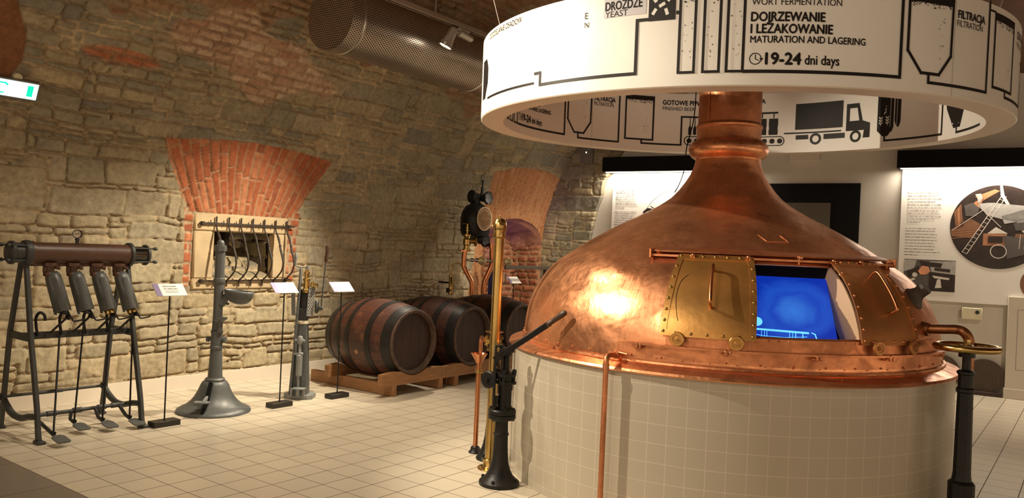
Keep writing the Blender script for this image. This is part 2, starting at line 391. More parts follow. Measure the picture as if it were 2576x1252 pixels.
    def ring(s, c, axis, Rr, r, n=32, m=10):
        x, y = frame(axis); c = Vector(c)
        return s.tube([c + x * (Rr * math.cos(2 * PI * k / n)) + y * (Rr * math.sin(2 * PI * k / n)) for k in range(n)], r, m, closed=True)
    def prism(s, poly, t, mtx=None):
        n = len(poly); mtx = mtx or Matrix.Identity(4)
        vs = [mtx @ Vector((p[0], p[1], -t / 2)) for p in poly] + [mtx @ Vector((p[0], p[1], t / 2)) for p in poly]
        fs = [tuple(range(n - 1, -1, -1)), tuple(range(n, 2 * n))] + [(k, (k + 1) % n, n + (k + 1) % n, n + k) for k in range(n)]
        return s.add(vs, fs)
    def build(s, name, m, parent=None, ang=38, recalc=False):
        off = Vector((0, 0, 0)); p = parent
        while p is not None: off += p.location; p = p.parent
        me = bpy.data.meshes.new(name); me.from_pydata([tuple(Vector(q) - off) for q in s.v], [], s.f)
        if s.uv:
            lay = me.uv_layers.new(name='UVMap')
            for fi, q in s.uv.items():
                pl = me.polygons[fi]
                for k, li in enumerate(pl.loop_indices): lay.data[li].uv = q[k]
        if recalc:
            bm = bmesh.new(); bm.from_mesh(me); bmesh.ops.recalc_face_normals(bm, faces=bm.faces[:]); bm.to_mesh(me); bm.free()
        for q in (m if isinstance(m, (list, tuple)) else [m]): me.materials.append(M[q])
        for fi, q in s.mi.items(): me.polygons[fi].material_index = q
        me.polygons.foreach_set('use_smooth', [True] * len(me.polygons)); me.set_sharp_from_angle(angle=R(ang))
        o = bpy.data.objects.new(name, me); COL.objects.link(o)
        if parent is not None: o.parent = parent
        return o
def thing(name, label, cat, loc=(0, 0, 0), group=None, rotz=None):
    o = bpy.data.objects.new(name, None); COL.objects.link(o); o.location = loc; o.empty_display_size = .1
    o['label'] = label; o['category'] = cat
    if group: o['group'] = group
    return o
def tag(o, label, cat, group=None):
    o['label'] = label; o['category'] = cat
    if group: o['group'] = group
    return o
def struct(o): o['kind'] = 'structure'; return o
def copy_tree(o, parent=None):
    c = o.copy(); COL.objects.link(c)
    if parent is not None: c.parent = parent
    for ch in list(o.children): copy_tree(ch, c)
    return c
AX = Vector((.8021, .5972, 0)); AF = Vector((.5972, -.8021, 0))     # along the picture plane / towards the visitor
def loc3(base, l, d, z): return Vector((base[0], base[1], 0)) + AX * l + AF * d + Vector((0, 0, z))
# flat artwork: text and shapes as 2D meshes (u right, v up)
def text2d(txt, size, width=None, bold=0., align='LEFT', space=1.):
    cu = bpy.data.curves.new('t', 'FONT'); cu.body = txt; cu.size = size; cu.resolution_u = 3; cu.align_x = align; cu.space_character = space
    ob = bpy.data.objects.new('t', cu); COL.objects.link(ob)
    dg = bpy.context.evaluated_depsgraph_get(); dg.update()
    me = bpy.data.meshes.new_from_object(ob.evaluated_get(dg))
    vs = [(v.co.x, v.co.y) for v in me.vertices]; fs = [tuple(p.vertices) for p in me.polygons]
    bpy.data.objects.remove(ob); bpy.data.curves.remove(cu); bpy.data.meshes.remove(me)
    fs = [f for f in fs if len(f) > 2]
    if width and vs:
        x0 = min(v[0] for v in vs); x1 = max(v[0] for v in vs); k = width / (x1 - x0); vs = [((x - x0) * k, y) for x, y in vs]
    if bold:
        n = len(vs); q = ((bold, 0), (-bold, 0), (0, bold), (0, -bold)); vs = [(x + a, y + b) for a, b in q for x, y in vs]; fs = [tuple(i * n + j for j in f) for i in range(4) for f in fs]
    return vs, fs
class Art:
    def __init__(s): s.v = []; s.f = []
    def put(s, vf, u=0, v=0, sx=1, sy=1):
        o = len(s.v); s.v += [(u + x * sx, v + y * sy) for x, y in vf[0]]; s.f += [tuple(o + k for k in f) for f in vf[1]]
    def poly(s, pts): o = len(s.v); s.v += list(pts); s.f.append(tuple(range(o, o + len(pts))))
    def rect(s, u0, v0, u1, v1, step=.03):
        n = max(1, int(abs(u1 - u0) / step)); o = len(s.v)
        for k in range(n + 1):
            u = u0 + (u1 - u0) * k / n; s.v += [(u, v0), (u, v1)]
        for k in range(n): s.f.append((o + 2 * k, o + 2 * k + 2, o + 2 * k + 3, o + 2 * k + 1))
    def line(s, pts, w, closed=False):
        P = [Vector((p[0], p[1])) for p in pts]; n = len(P)
        for i in range(n if closed else n - 1):
            a, b = P[i], P[(i + 1) % n]; d = (b - a)
            if d.length < 1e-6: continue
            d.normalize(); q = Vector((-d.y, d.x)) * w / 2; a2 = a - d * w / 2; b2 = b + d * w / 2
            m = max(1, int((b2 - a2).length / .03)); o = len(s.v)
            for k in range(m + 1):
                p = a2 + (b2 - a2) * (k / m); s.v += [tuple(p - q), tuple(p + q)]
            for k in range(m): s.f.append((o + 2 * k, o + 2 * k + 2, o + 2 * k + 3, o + 2 * k + 1))
    def disc(s, u, v, r, n=14, r2=None):
        if r2 is None: s.poly([(u + r * math.cos(2 * PI * k / n), v + r * math.sin(2 * PI * k / n)) for k in range(n)])
        else:
            o = len(s.v)
            for k in range(n):
                a = 2 * PI * k / n; s.v += [(u + r * math.cos(a), v + r * math.sin(a)), (u + r2 * math.cos(a), v + r2 * math.sin(a))]
            for k in range(n):
                j = (k + 1) % n; s.f.append((o + 2 * k, o + 2 * j, o + 2 * j + 1, o + 2 * k + 1))
    def mb(s, fn, flip=False, into=None):
        if into is not None: into.add([tuple(fn(u, v)) for u, v in s.v], s.f); return into
        m = MB(); m.v = [tuple(fn(u, v)) for u, v in s.v]; m.f = [tuple(reversed(f)) if flip else f for f in s.f]; return m
# ------------------------------------------------------------------ room shell
rng = np.random.default_rng(11)
_lat = rng.random((256, 256))
def vn(x, y, sc, seed=0):
    x = x * sc + seed * 17.31 + 100; y = y * sc + seed * 9.77 + 100
    xi = np.floor(x).astype(int); yi = np.floor(y).astype(int); fx = x - xi; fy = y - yi
    fx = fx * fx * (3 - 2 * fx); fy = fy * fy * (3 - 2 * fy)
    a = _lat[xi % 256, yi % 256]; b = _lat[(xi + 1) % 256, yi % 256]; c = _lat[xi % 256, (yi + 1) % 256]; d = _lat[(xi + 1) % 256, (yi + 1) % 256]
    return (a * (1 - fx) + b * fx) * (1 - fy) + (c * (1 - fx) + d * fx) * fy
def fbm(x, y, sc, seed=0, o=4):
    t = 0; a = .5; 
    for k in range(o): t = t + a * vn(x, y, sc * 2 ** k, seed + k); a *= .5
    return t / (1 - .5 ** o)
def sst(a, b, x): t = np.clip((x - a) / (b - a), 0, 1); return t * t * (3 - 2 * t)
XW, Z0, RV = -2.1, 1.3, 2.7
VC = XW + RV
def prof(s):
    a = np.clip((s - Z0) / RV, 0, None)
    x = np.where(s < Z0, XW, VC - RV * np.cos(a)); z = np.where(s < Z0, s, Z0 + RV * np.sin(a))
    nx = np.where(s < Z0, 1., np.cos(a)); nz = np.where(s < Z0, 0., -np.sin(a))
    return x, z, nx, nz
def courses(u, v, u0, u1, v0, v1, hr, wr, seed, split=.3, mw=.014, bulge=.02, wob=.02, fixed=False, pal=None):
    """height field and colour of coursed stone or brick over u (along) and v (up)"""
    r = np.random.default_rng(seed)
    vw = v + (fbm(u, v, 1.7, seed, 3) - .5) * 2 * wob; uw = u + (fbm(u, v, 4., seed + 5, 2) - .5) * 2 * wob * .9
    hs = [v0 - .3]
    while hs[-1] < v1 + .3: hs.append(hs[-1] + (hr[0] + (hr[1] - hr[0]) * r.random() ** 1.3))
    hs = np.array(hs); k = np.clip(np.searchsorted(hs, vw) - 1, 0, len(hs) - 2)
    lo = hs[k]; hi = hs[k + 1]; cl = np.zeros_like(u); ch = np.ones_like(u); cid = np.zeros(u.shape, int)
    for i in range(len(hs) - 1):
        msk = k == i
        if not msk.any(): continue
        h = hs[i + 1] - hs[i]; j = [u0 - .6 - r.random() * wr[1]]
        while j[-1] < u1 + .6:
            w = wr[0] + (wr[1] - wr[0]) * r.random()
            if not fixed: w = min(max(w * (.6 + h / hr[1]), .09), .8)
            j.append(j[-1] + w)
        j = np.array(j); q = np.clip(np.searchsorted(j, uw[msk]) - 1, 0, len(j) - 2)
        cl[msk] = j[q]; ch[msk] = j[q + 1]; cid[msk] = (i * 397 + q * 13) % 8191
    rnd = np.random.default_rng(seed + 1).random((8192, 6))
    sp = (rnd[cid, 0] < split) & (hi - lo > .1); m = lo + (hi - lo) * (.35 + .3 * rnd[cid, 1])
    up = sp & (vw > m); dn = sp & ~up
    lo = np.where(up, m, lo); hi = np.where(dn, m, hi); cid = np.where(up, (cid * 7 + 31) % 8191, cid)
    d = np.minimum(np.minimum(vw - lo, hi - vw), np.minimum(uw - cl, ch - uw) * .9)
    d = d - (fbm(u, v, 9, seed + 9, 3) - .5) * mw * 1.6
    wid = mw * (.35 + 1.1 * fbm(u, v, 1.3, seed + 3, 2))
    st = sst(wid * .5, wid * .5 + .016, d)
    lean = (rnd[cid, 2] - .5) * .5 * (vw - (lo + hi) / 2) + (rnd[cid, 3] - .5) * .16 * (uw - (cl + ch) / 2)
    hgt = st * (bulge * (.45 + .8 * rnd[cid, 4]) + lean) + (fbm(u, v, 5, seed + 20, 5) - .5) * bulge * 1.1 * (.35 + st) 
    crack = (1 - sst(.0, .011, np.abs(d - wid * .4))) * sst(.52, .66, fbm(u, v, 2.2, seed + 30, 3))
    hgt = hgt - crack * .022
    pal = np.array(pal); ci = (rnd[cid, 5] * (len(pal) - 1) * .999); i0 = ci.astype(int); f = (ci - i0)[..., None]
    col = pal[i0] * (1 - f) + pal[i0 + 1] * f
    return hgt, st, col, crack
def rubble(u, v, u0, u1, v0, v1, seed, pal, pw=1.15, mw=.011, bulge=.014):
    """irregular coursed rubble: patches of wall with their own course heights, big blocks mixed with thin slivers"""
    r = np.random.default_rng(seed)
    uw0 = u + (fbm(u, v, 2.6, seed + 2, 3) - .5) * .10
    sh = np.floor(v / .42 + vn(u, v, .7, seed + 40)); sh = (np.sin(sh * 12.9898 + seed) * 43758.5453) % 1
    pu = (uw0 + sh * pw) / pw; pid = np.floor(pu).astype(int); fp = pu - pid
    dp = np.minimum(fp, 1 - fp) * pw
    vw = v + (fbm(u, v, 1.6, seed, 3) - .5) * .07 + (fbm(u, v, 9., seed + 1, 3) - .5) * .016
    uw = u + (fbm(u, v, 5., seed + 5, 3) - .5) * .05
    lo = np.zeros_like(u); hi = np.ones_like(u); cl = np.zeros_like(u); ch = np.ones_like(u); cid = np.zeros(u.shape, int)
    for p in np.unique(pid):
        mp = pid == p; hs = [v0 - .4 - r.random() * .3]
        while hs[-1] < v1 + .3:
            q = r.random(); hs.append(hs[-1] + (.032 + .03 * r.random() if q < .26 else .075 + .06 * r.random() if q < .60 else .13 + .10 * r.random()))
        hs = np.array(hs); k = np.clip(np.searchsorted(hs, vw[mp]) - 1, 0, len(hs) - 2)
        l_ = hs[k]; h_ = hs[k + 1]; a = np.zeros(k.shape); b_ = np.ones(k.shape); c_ = np.zeros(k.shape, int); us = uw[mp]
        for i in np.unique(k):
            mk = k == i; h = hs[i + 1] - hs[i]; j = [us.min() - .5 - r.random() * .4]
            while j[-1] < us.max() + .6: j.append(j[-1] + np.clip(h * (1.1 + 2.4 * r.random()) + .05 + (.12 * r.random() if h < .07 else 0), .10, .62))
            j = np.array(j); q = np.clip(np.searchsorted(j, us[mk]) - 1, 0, len(j) - 2); a[mk] = j[q]; b_[mk] = j[q + 1]; c_[mk] = ((p + 50) * 811 + i * 397 + q * 13) % 8191
        lo[mp] = l_; hi[mp] = h_; cl[mp] = a; ch[mp] = b_; cid[mp] = c_
    rnd = np.random.default_rng(seed + 1).random((8192, 8))
    sp = (rnd[cid, 0] < .22) & (hi - lo > .12); m = lo + (hi - lo) * (.3 + .4 * rnd[cid, 1])
    up = sp & (vw > m); dn = sp & ~up; lo = np.where(up, m, lo); hi = np.where(dn, m, hi); cid = np.where(up, (cid * 7 + 31) % 8191, cid)
    dv = np.minimum(vw - lo, hi - vw); du = np.minimum(np.minimum(uw - cl, ch - uw), dp)
    d = np.where((dv < .03) & (du < .03), .03 - np.hypot(.03 - np.minimum(dv, .03), .03 - np.minimum(du, .03)), np.minimum(dv, du))
    d = d - (fbm(u, v, 16, seed + 9, 3) - .5) * .012
    wid = mw * (.15 + 1.5 * fbm(u, v, 1.5, seed + 3, 3) ** 1.4)
    st = sst(wid * .5 - .002, wid * .5 + .006, d)
    rim = sst(0, .03, d)
    lean = (rnd[cid, 2] - .35) * .22 * ((lo + hi) / 2 - vw) * -1 + (rnd[cid, 3] - .5) * .07 * (uw - (cl + ch) / 2)
    facet = (fbm(u, v, 3.5, seed + 20, 4) - .5) * .020 + np.abs(fbm(u, v, 7, seed + 21, 4) - .5) * .026 + (fbm(u, v, 24, seed + 23, 3) - .5) * .006
    hgt = st * (bulge * (.3 + .9 * rnd[cid, 4]) + .004 * rim + lean) + facet * (.35 + .65 * st)
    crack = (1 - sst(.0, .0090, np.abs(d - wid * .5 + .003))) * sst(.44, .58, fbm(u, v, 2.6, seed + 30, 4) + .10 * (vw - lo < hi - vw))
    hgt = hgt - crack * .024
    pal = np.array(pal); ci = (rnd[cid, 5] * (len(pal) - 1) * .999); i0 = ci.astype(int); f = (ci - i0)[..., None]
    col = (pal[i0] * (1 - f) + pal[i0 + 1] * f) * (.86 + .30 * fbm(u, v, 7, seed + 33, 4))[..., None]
    col = col * (1 - .72 * crack)[..., None]  # cracks darkened in the colour: dirt, plus their shade painted in
    return hgt, st, col, crack
MORT = np.array((.47, .365, .225))
PAL_STONE = [(0.235, 0.21, 0.153), (0.3, 0.257, 0.169), (0.36, 0.299, 0.186), (0.255, 0.231, 0.175), (0.4, 0.326, 0.198), (0.21, 0.194, 0.153), (0.33, 0.284, 0.186)]
PAL_LOW = [(0.42, 0.362, 0.243), (0.46, 0.389, 0.254), (0.38, 0.326, 0.226), (0.5, 0.41, 0.266), (0.36, 0.315, 0.226), (0.45, 0.367, 0.226), (0.41, 0.357, 0.254)]
PAL_RED = [(.42, .125, .055), (.50, .17, .08), (.38, .11, .05), (.54, .22, .11), (.45, .14, .065), (.30, .10, .055)]
PAL_PINK = [(.48, .33, .225), (.54, .40, .28), (.42, .25, .165), (.56, .44, .32), (.40, .22, .14)]
PAL_UP = [(.30, .19, .115), (.35, .24, .15), (.27, .14, .08), (.32, .24, .155), (.25, .195, .13)]
PAL_ORANGE = [(.42, .19, .085), (.47, .24, .12), (.38, .15, .065), (.50, .27, .14)]
WIN = (1.41, 2.06, 1.01, 1.445)          # y0 y1 z0 z1 of the small window
NIC = (5.45, 6.80, 1.50, 1.83)           # niche opening: y0 y1 spring top
def niche_top(y): t = np.clip((y - 6.125) / .675, -1, 1); return NIC[2] + (NIC[3] - NIC[2]) * np.sqrt(1 - t * t)
def grid_mesh(name, P, colr, keep=None, mname='stone'):
    n, m = P.shape[:2]; idx = np.arange(n * m).reshape(n, m)
    q = np.stack([idx[:-1, :-1], idx[:-1, 1:], idx[1:, 1:], idx[1:, :-1]], -1).reshape(-1, 4)
    if keep is not None: q = q[keep.reshape(-1)]
    me = bpy.data.meshes.new(name); nf = len(q)
    me.vertices.add(n * m); me.vertices.foreach_set('co', P.reshape(-1).astype(np.float32))
    me.loops.add(nf * 4); me.loops.foreach_set('vertex_index', q.reshape(-1).astype(np.int32))
    me.polygons.add(nf); me.polygons.foreach_set('loop_start', np.arange(0, nf * 4, 4, dtype=np.int32)); me.polygons.foreach_set('loop_total', np.full(nf, 4, np.int32))
    me.polygons.foreach_set('use_smooth', np.ones(nf, bool)); me.update(calc_edges=True)
    if colr is not None:
        at = me.color_attributes.new('Col', 'FLOAT_COLOR', 'POINT')
        at.data.foreach_set('color', np.concatenate([colr.reshape(-1, 3), np.ones((n * m, 1))], 1).astype(np.float32).reshape(-1))
    me.materials.append(M[mname]); me.validate()
    o = bpy.data.objects.new(name, me); COL.objects.link(o); return o
def build_wall_left():
    ys = np.arange(-1.7, 6.90, .0095); ss = np.arange(0, 6.2, .0095)
    Y, S = np.meshgrid(ys, ss); x, z, nx, nz = prof(S)
    zz = np.where(S < Z0 + RV * 1.5, z, 9)
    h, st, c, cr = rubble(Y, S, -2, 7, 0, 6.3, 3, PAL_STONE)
    big = fbm(Y, S, .8, 77, 3)[..., None]
    mort = MORT * (.85 + .35 * fbm(Y, S, 3, 50, 3)[..., None])
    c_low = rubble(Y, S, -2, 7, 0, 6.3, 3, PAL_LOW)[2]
    lowf = (1 - sst(1.2, 2.3, S + (big[..., 0] - .5)))[..., None]; c = c * (1 - lowf) + c_low * lowf
    C = c * st[..., None] + mort * (1 - st[..., None]); C = C * (.82 + .36 * big)
    def blend(mask, h2, st2, c2, cr2, mcol):
        nonlocal h, C
        k = sst(.3, .7, mask); h = h * (1 - k) + h2 * k
        c3 = c2 * st2[..., None] + np.array(mcol) * (.85 + .3 * fbm(Y, S, 3, 51, 3)[..., None]) * (1 - st2[..., None])
        C = C * (1 - k[..., None]) + c3 * k[..., None]
    nz1 = (fbm(Y, S, 2.2, 60, 3) - .5)
    # upper vault: thin bricks
    hb = courses(Y, S, -2, 7, 0, 6.3, (.072, .092), (.17, .27), 21, 0, .012, .010, .014, fixed=True, pal=PAL_UP)
    up = sst(-.14, .14, (S - (3.30 + .10 * np.clip(Y - .5, -2, 2) - .10 * np.clip(Y - 3, 0, 3))) + nz1 * .9)
    blend(up, *hb, (.30, .19, .105))
    pk = sst(-.12, .12, .42 - np.hypot((Y - 1.35 + .9 * (S - 3.1)) / 1.9, (S - 3.12) / .75) + nz1 * .5)
    hp = courses(Y, S, -2, 7, 0, 6.3, (.07, .088), (.15, .24), 22, 0, .014, .012, .012, fixed=True, pal=PAL_PINK)
    blend(pk, *hp, (.40, .27, .175))
    red = sst(-.05, .05, .12 - np.hypot((Y - .28) / 2.6, (S - 2.86 - .02 * Y) / .55) + nz1 * .12)
    hr_ = courses(Y, S, -2, 7, 0, 6.3, (.06, .075), (.18, .26), 24, 0, .012, .008, .012, fixed=True, pal=PAL_RED)
    blend(red * .6, *hr_, (.36, .19, .10))
    red2 = sst(-.1, .1, fbm(Y, S, 1.1, 91, 3) - .57) * sst(2.4, 3.0, S) * .28 * (Y > 1.8)
    blend(red2, *hr_, (.33, .20, .11))
    # fan of red bricks over the window
    fz = z - .604; fy = Y - 1.71; th = np.arctan2(fy, fz); rho = np.hypot(fy, fz)
    hf = courses(rho, th, .5, 3, -1, 1, (.047, .060), (.17, .30), 31, 0, .0, .0, .004, fixed=True, pal=PAL_RED)
    dth = courses_fan(rho, th, 31, .050, .062, (.24, .44)); dth = (dth[0], dth[1], dth[2] * .88, dth[3])
    top = 2.235 + .06 * (1 - (fy / .93) ** 2)
    fan = sst(-.012, .012, np.minimum(.57 * fz - np.abs(fy), np.minimum(top - z, z - 1.615)) + nz1 * .03)
    blend(fan, *dth, (.43, .25, .145))
    # narrow brick strips beside the sandstone frame
    strip = sst(-.012, .012, np.minimum(np.where(Y < 1.7, .055 - np.abs(Y - 1.15 - .04 * (1.3 - z)), .06 - np.abs(Y - 2.30)), np.minimum(z - .95, 1.66 - z)) + nz1 * .06)
    hq = courses(Y, S, -2, 7, 0, 6.3, (.075, .12), (.10, .16), 33, 0, .014, .012, .008, fixed=True, pal=PAL_RED)
    blend(strip, *hq, (.50, .37, .24))
    # smoother orange brick face above the niche
    t2 = 2.40 + .14 * (1 - ((Y - 6.15) / .85) ** 2)
    hn = courses_fan(np.hypot(Y - 6.15, z + 1.2), np.arctan2(Y - 6.15, z + 1.2), 37, .024, .031, (.2, .34), PAL_ORANGE, .5)
    nic = sst(-.02, .02, np.minimum(np.minimum(Y - 5.33 + .12 * np.clip(2.0 - z, 0, 2), 7.02 - Y + 0 * z), t2 - z) + nz1 * .05)
    blend(nic, *hn, (.44, .245, .12))
    # plastered red-brown springing at the far left
    yb = -.50 + .45 * (np.clip(z, 2.4, 2.62) - 2.45) - .6 * np.clip(z - 2.8, 0, 1)
    lf = sst(-.02, .02, yb - Y + nz1 * .05) * (z > 1.9)
    pl = (fbm(Y, S, 3, 95, 5) - .5) * .05 + .03
    cl = np.array((.23, .105, .05)) * (.6 + .8 * fbm(Y, S, 2, 96, 4)[..., None])
    blend(lf, pl, np.ones_like(pl), cl, 0, (.2, .1, .05))
    # sandstone frame bed
    fl = ((Y > 1.19) & (Y < 2.24) & (z > .90) & (z < 1.62)); h = np.where(fl, 0.004, h)
    h = np.where(z < .15, np.minimum(h, .006), h)
    P = np.stack([x + nx * h, Y, z + nz * h], -1)
    yc = (Y[:-1, :-1] + Y[1:, 1:]) / 2; zc = (z[:-1, :-1] + z[1:, 1:]) / 2
    hole = ((yc > WIN[0]) & (yc < WIN[1]) & (zc > WIN[2]) & (zc < WIN[3])) | ((yc > NIC[0]) & (yc < NIC[1]) & (zc < niche_top(yc)))
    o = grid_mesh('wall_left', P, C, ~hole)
    return struct(o)
def courses_fan(rho, th, seed, h0=.047, h1=.060, wr=(.17, .30), pal=PAL_RED, depth=1.):
    r = np.random.default_rng(seed); k = h0 + (h1 - h0) * .5
    tw = th + (fbm(rho, th * 2, 3, seed, 3) - .5) * .016
    ci = np.floor(tw / k).astype(int); ft = tw / k - ci
    off = np.random.default_rng(seed + 2).random(512)[ci % 512]; wl = wr[0] + (wr[1] - wr[0]) * np.random.default_rng(seed + 3).random(512)[ci % 512]
    q = rho / wl + off * 3 + (fbm(rho, th * 3, 5, seed + 6, 2) - .5) * .12; qi = np.floor(q).astype(int); fq = q - qi
    d = np.minimum(np.minimum(ft, 1 - ft) * k * rho, np.minimum(fq, 1 - fq) * wl) - (fbm(rho, th * 2, 12, seed + 7, 3) - .5) * .010
    st = sst(.003, .014, d); cid = (ci * 131 + qi * 29) % 4096; rnd = np.random.default_rng(seed + 5).random((4096, 3))
    pal = np.array(pal); c = rnd[cid, 0] * (len(pal) - 1) * .999; i0 = c.astype(int); f = (c - i0)[..., None]
    col = pal[i0] * (1 - f) + pal[i0 + 1] * f
    col = np.where(((rnd[cid, 2] > .98) & (seed == 31))[..., None], np.array((.10, .085, .075)), col)
    h = st * (.006 + .010 * rnd[cid, 1]) * depth + (fbm(rho, th * 2, 8, seed + 8, 4) - .5) * .012
    crack = (1 - sst(0, .007, np.abs(d - .002))) * sst(.5, .65, fbm(rho, th, 3, seed + 9, 3)); h = h - crack * .015 * depth
    return h, st, col, crack
build_wall_left()

# floor
b = MB(); b.add([(-2.7, -6, 0), (9, -6, 0), (9, 9, 0), (-2.7, 9, 0)], [(0, 1, 2, 3)]); struct(b.build('floor', 'floor'))
# rest of the vault over the hall
cp = [prof(np.array(s)) for s in np.linspace(6.18, Z0 + RV * PI * .62, 6)]
pts = [(float(q[0]), float(q[1])) for q in cp]; pts = [pts[0], pts[1]] + [(1.4, 3.95), (2.6, 3.82), (3.7, 3.62), (5.2, 3.35), (7.5, 2.6), (9, 1.6)]
b = MB(); n = len(pts)
b.v = [(x, y, z) for y in (-6.0, 9.0) for x, z in pts]; b.f = [(k, k + 1, n + k + 1, n + k) for k in range(n - 1)]
struct(b.build('ceiling', 'brick_ceiling', ang=60))
# vault and wall beside the visitor (behind the picture edge)
cs = [prof(np.array(s)) for s in np.linspace(0, 6.2, 26)]
b = MB(); b.v = [(float(q[0]) - .01, y, float(q[1])) for y in (-6., -1.69) for q in cs]; b.f = [(k, k + 1, 26 + k + 1, 26 + k) for k in range(25)]
struct(b.build('wall_left_near', 'brick_ceiling', ang=60))
# end wall: white plaster with a stone return next to the vault
def bk(x): return 7.46 - .105 * (3.45 - x)
BT = Vector((1, .105, 0)).normalized(); BNv = Vector((.105, -1, 0)).normalized()      # along the wall, out of it
def onback(x, z, out=0.): return Vector((x, bk(x), z)) + BNv * out
b = MB(); b.box(onback(3.5, 2.2, -.08), (13, .15, 4.4), Matrix((BT, -BNv, Vector((0, 0, 1)))).transposed()); struct(b.build('wall_back', 'plaster'))
def build_return():
    us = np.arange(-2.3, .5, .010); vs_ = np.arange(0, 4.0, .010); U, V = np.meshgrid(us, vs_)
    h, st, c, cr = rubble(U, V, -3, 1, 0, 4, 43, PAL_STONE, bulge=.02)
    mort = MORT * (.85 + .35 * fbm(U, V, 3, 50, 3)[..., None]); C = (c * st[..., None] + mort * (1 - st[..., None])) * .92
    edge = np.interp(V, [0, 1.2, 1.6, 1.85, 2.05, 2.2, 2.42, 2.65, 2.85, 3.1, 3.4, 4], [-1.36, -1.34, -1.31, -1.25, -1.22, -1.185, -1.115, -1.01, -.87, -.66, -.3, .5]) + (fbm(U, V, 4, 81, 3) - .5) * .07
    h = h + .03 - np.clip(U - edge + .01, 0, .05) * 3
    ux = U; P = np.stack([ux + BNv.x * h, 7.46 - .105 * (3.45 - ux) + BNv.y * h, V], -1)
    k = (U < edge + .03); keep = k[:-1, :-1] & k[1:, 1:]
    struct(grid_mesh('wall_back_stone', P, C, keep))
build_return()
# skirting tiles
b = MB(); b.box((XW + .012, 1.8, .06), (.024, 7.4, .125), b=.002)
y = -1.8
sk = b.build('baseboard_left', 'offwhite'); struct(sk)
b = MB(); b.box(onback(2.66 + 2.6, .055, .012), (3.0, .024, .11), Matrix((BT, -BNv, Vector((0, 0, 1)))).transposed(), .002); struct(b.build('baseboard_back', 'plaster_trim'))

# window: sandstone frame, deep near-black recess with a rubble sill
wn = bpy.data.objects.new('window_1', None); COL.objects.link(wn); wn.location = (XW, 1.72, 1.2); struct(wn)
b = MB()
b.box((XW - .03, 1.715, 1.53), (.13, 1.03, .165), b=.012)
b.box((XW - .03, 1.305, 1.225), (.125, .205, .44), b=.012); b.box((XW - .03, 2.145, 1.225), (.125, .175, .44), b=.012)
b.box((XW - .03, 1.72, .955), (.13, 1.05, .10), b=.012)
b.build('stone_frame', 'sandstone', wn)
y0, y1, z0, z1 = WIN; xb = XW - .75
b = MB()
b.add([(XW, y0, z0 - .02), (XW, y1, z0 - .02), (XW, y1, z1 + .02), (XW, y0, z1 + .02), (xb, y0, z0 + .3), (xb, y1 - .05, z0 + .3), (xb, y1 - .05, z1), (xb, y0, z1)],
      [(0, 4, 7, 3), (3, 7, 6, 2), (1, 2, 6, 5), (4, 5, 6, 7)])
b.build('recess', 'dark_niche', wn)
def build_sill():
    ys = np.arange(y0 - .02, y1 + .02, .0135); ts = np.arange(0, .62, .0135); Y, T = np.meshgrid(ys, ts)
    h, st, c, cr = courses(Y, T, 1, 3, 0, 1, (.12, .2), (.2, .45), 61, .2, .016, .03, .02, pal=PAL_STONE)
    C = c * st[..., None] + MORT * (1 - st[..., None])
    X = XW - T * .80 + h * .5; Z = z0 - .03 + T * .50 + h
    o = grid_mesh('rubble_sill', np.stack([X, Y, Z], -1), C); o.parent = wn; o.location = -wn.location
    ts = np.arange(0, .6, .0135); zs = np.arange(z0 - .02, z1 + .02, .0135); T, Zz = np.meshgrid(ts, zs)
    h, st, c, cr = courses(T, Zz, -1, 1, 0.9, 1.6, (.10, .2), (.16, .3), 62, .2, .016, .03, .02, pal=PAL_STONE)
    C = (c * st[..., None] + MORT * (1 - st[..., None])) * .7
    o = grid_mesh('rubble_jamb', np.stack([XW - .05 - T, y1 - .005 - T * .06 - h * .7, Zz], -1), C); o.parent = wn; o.location = -wn.location
build_sill()
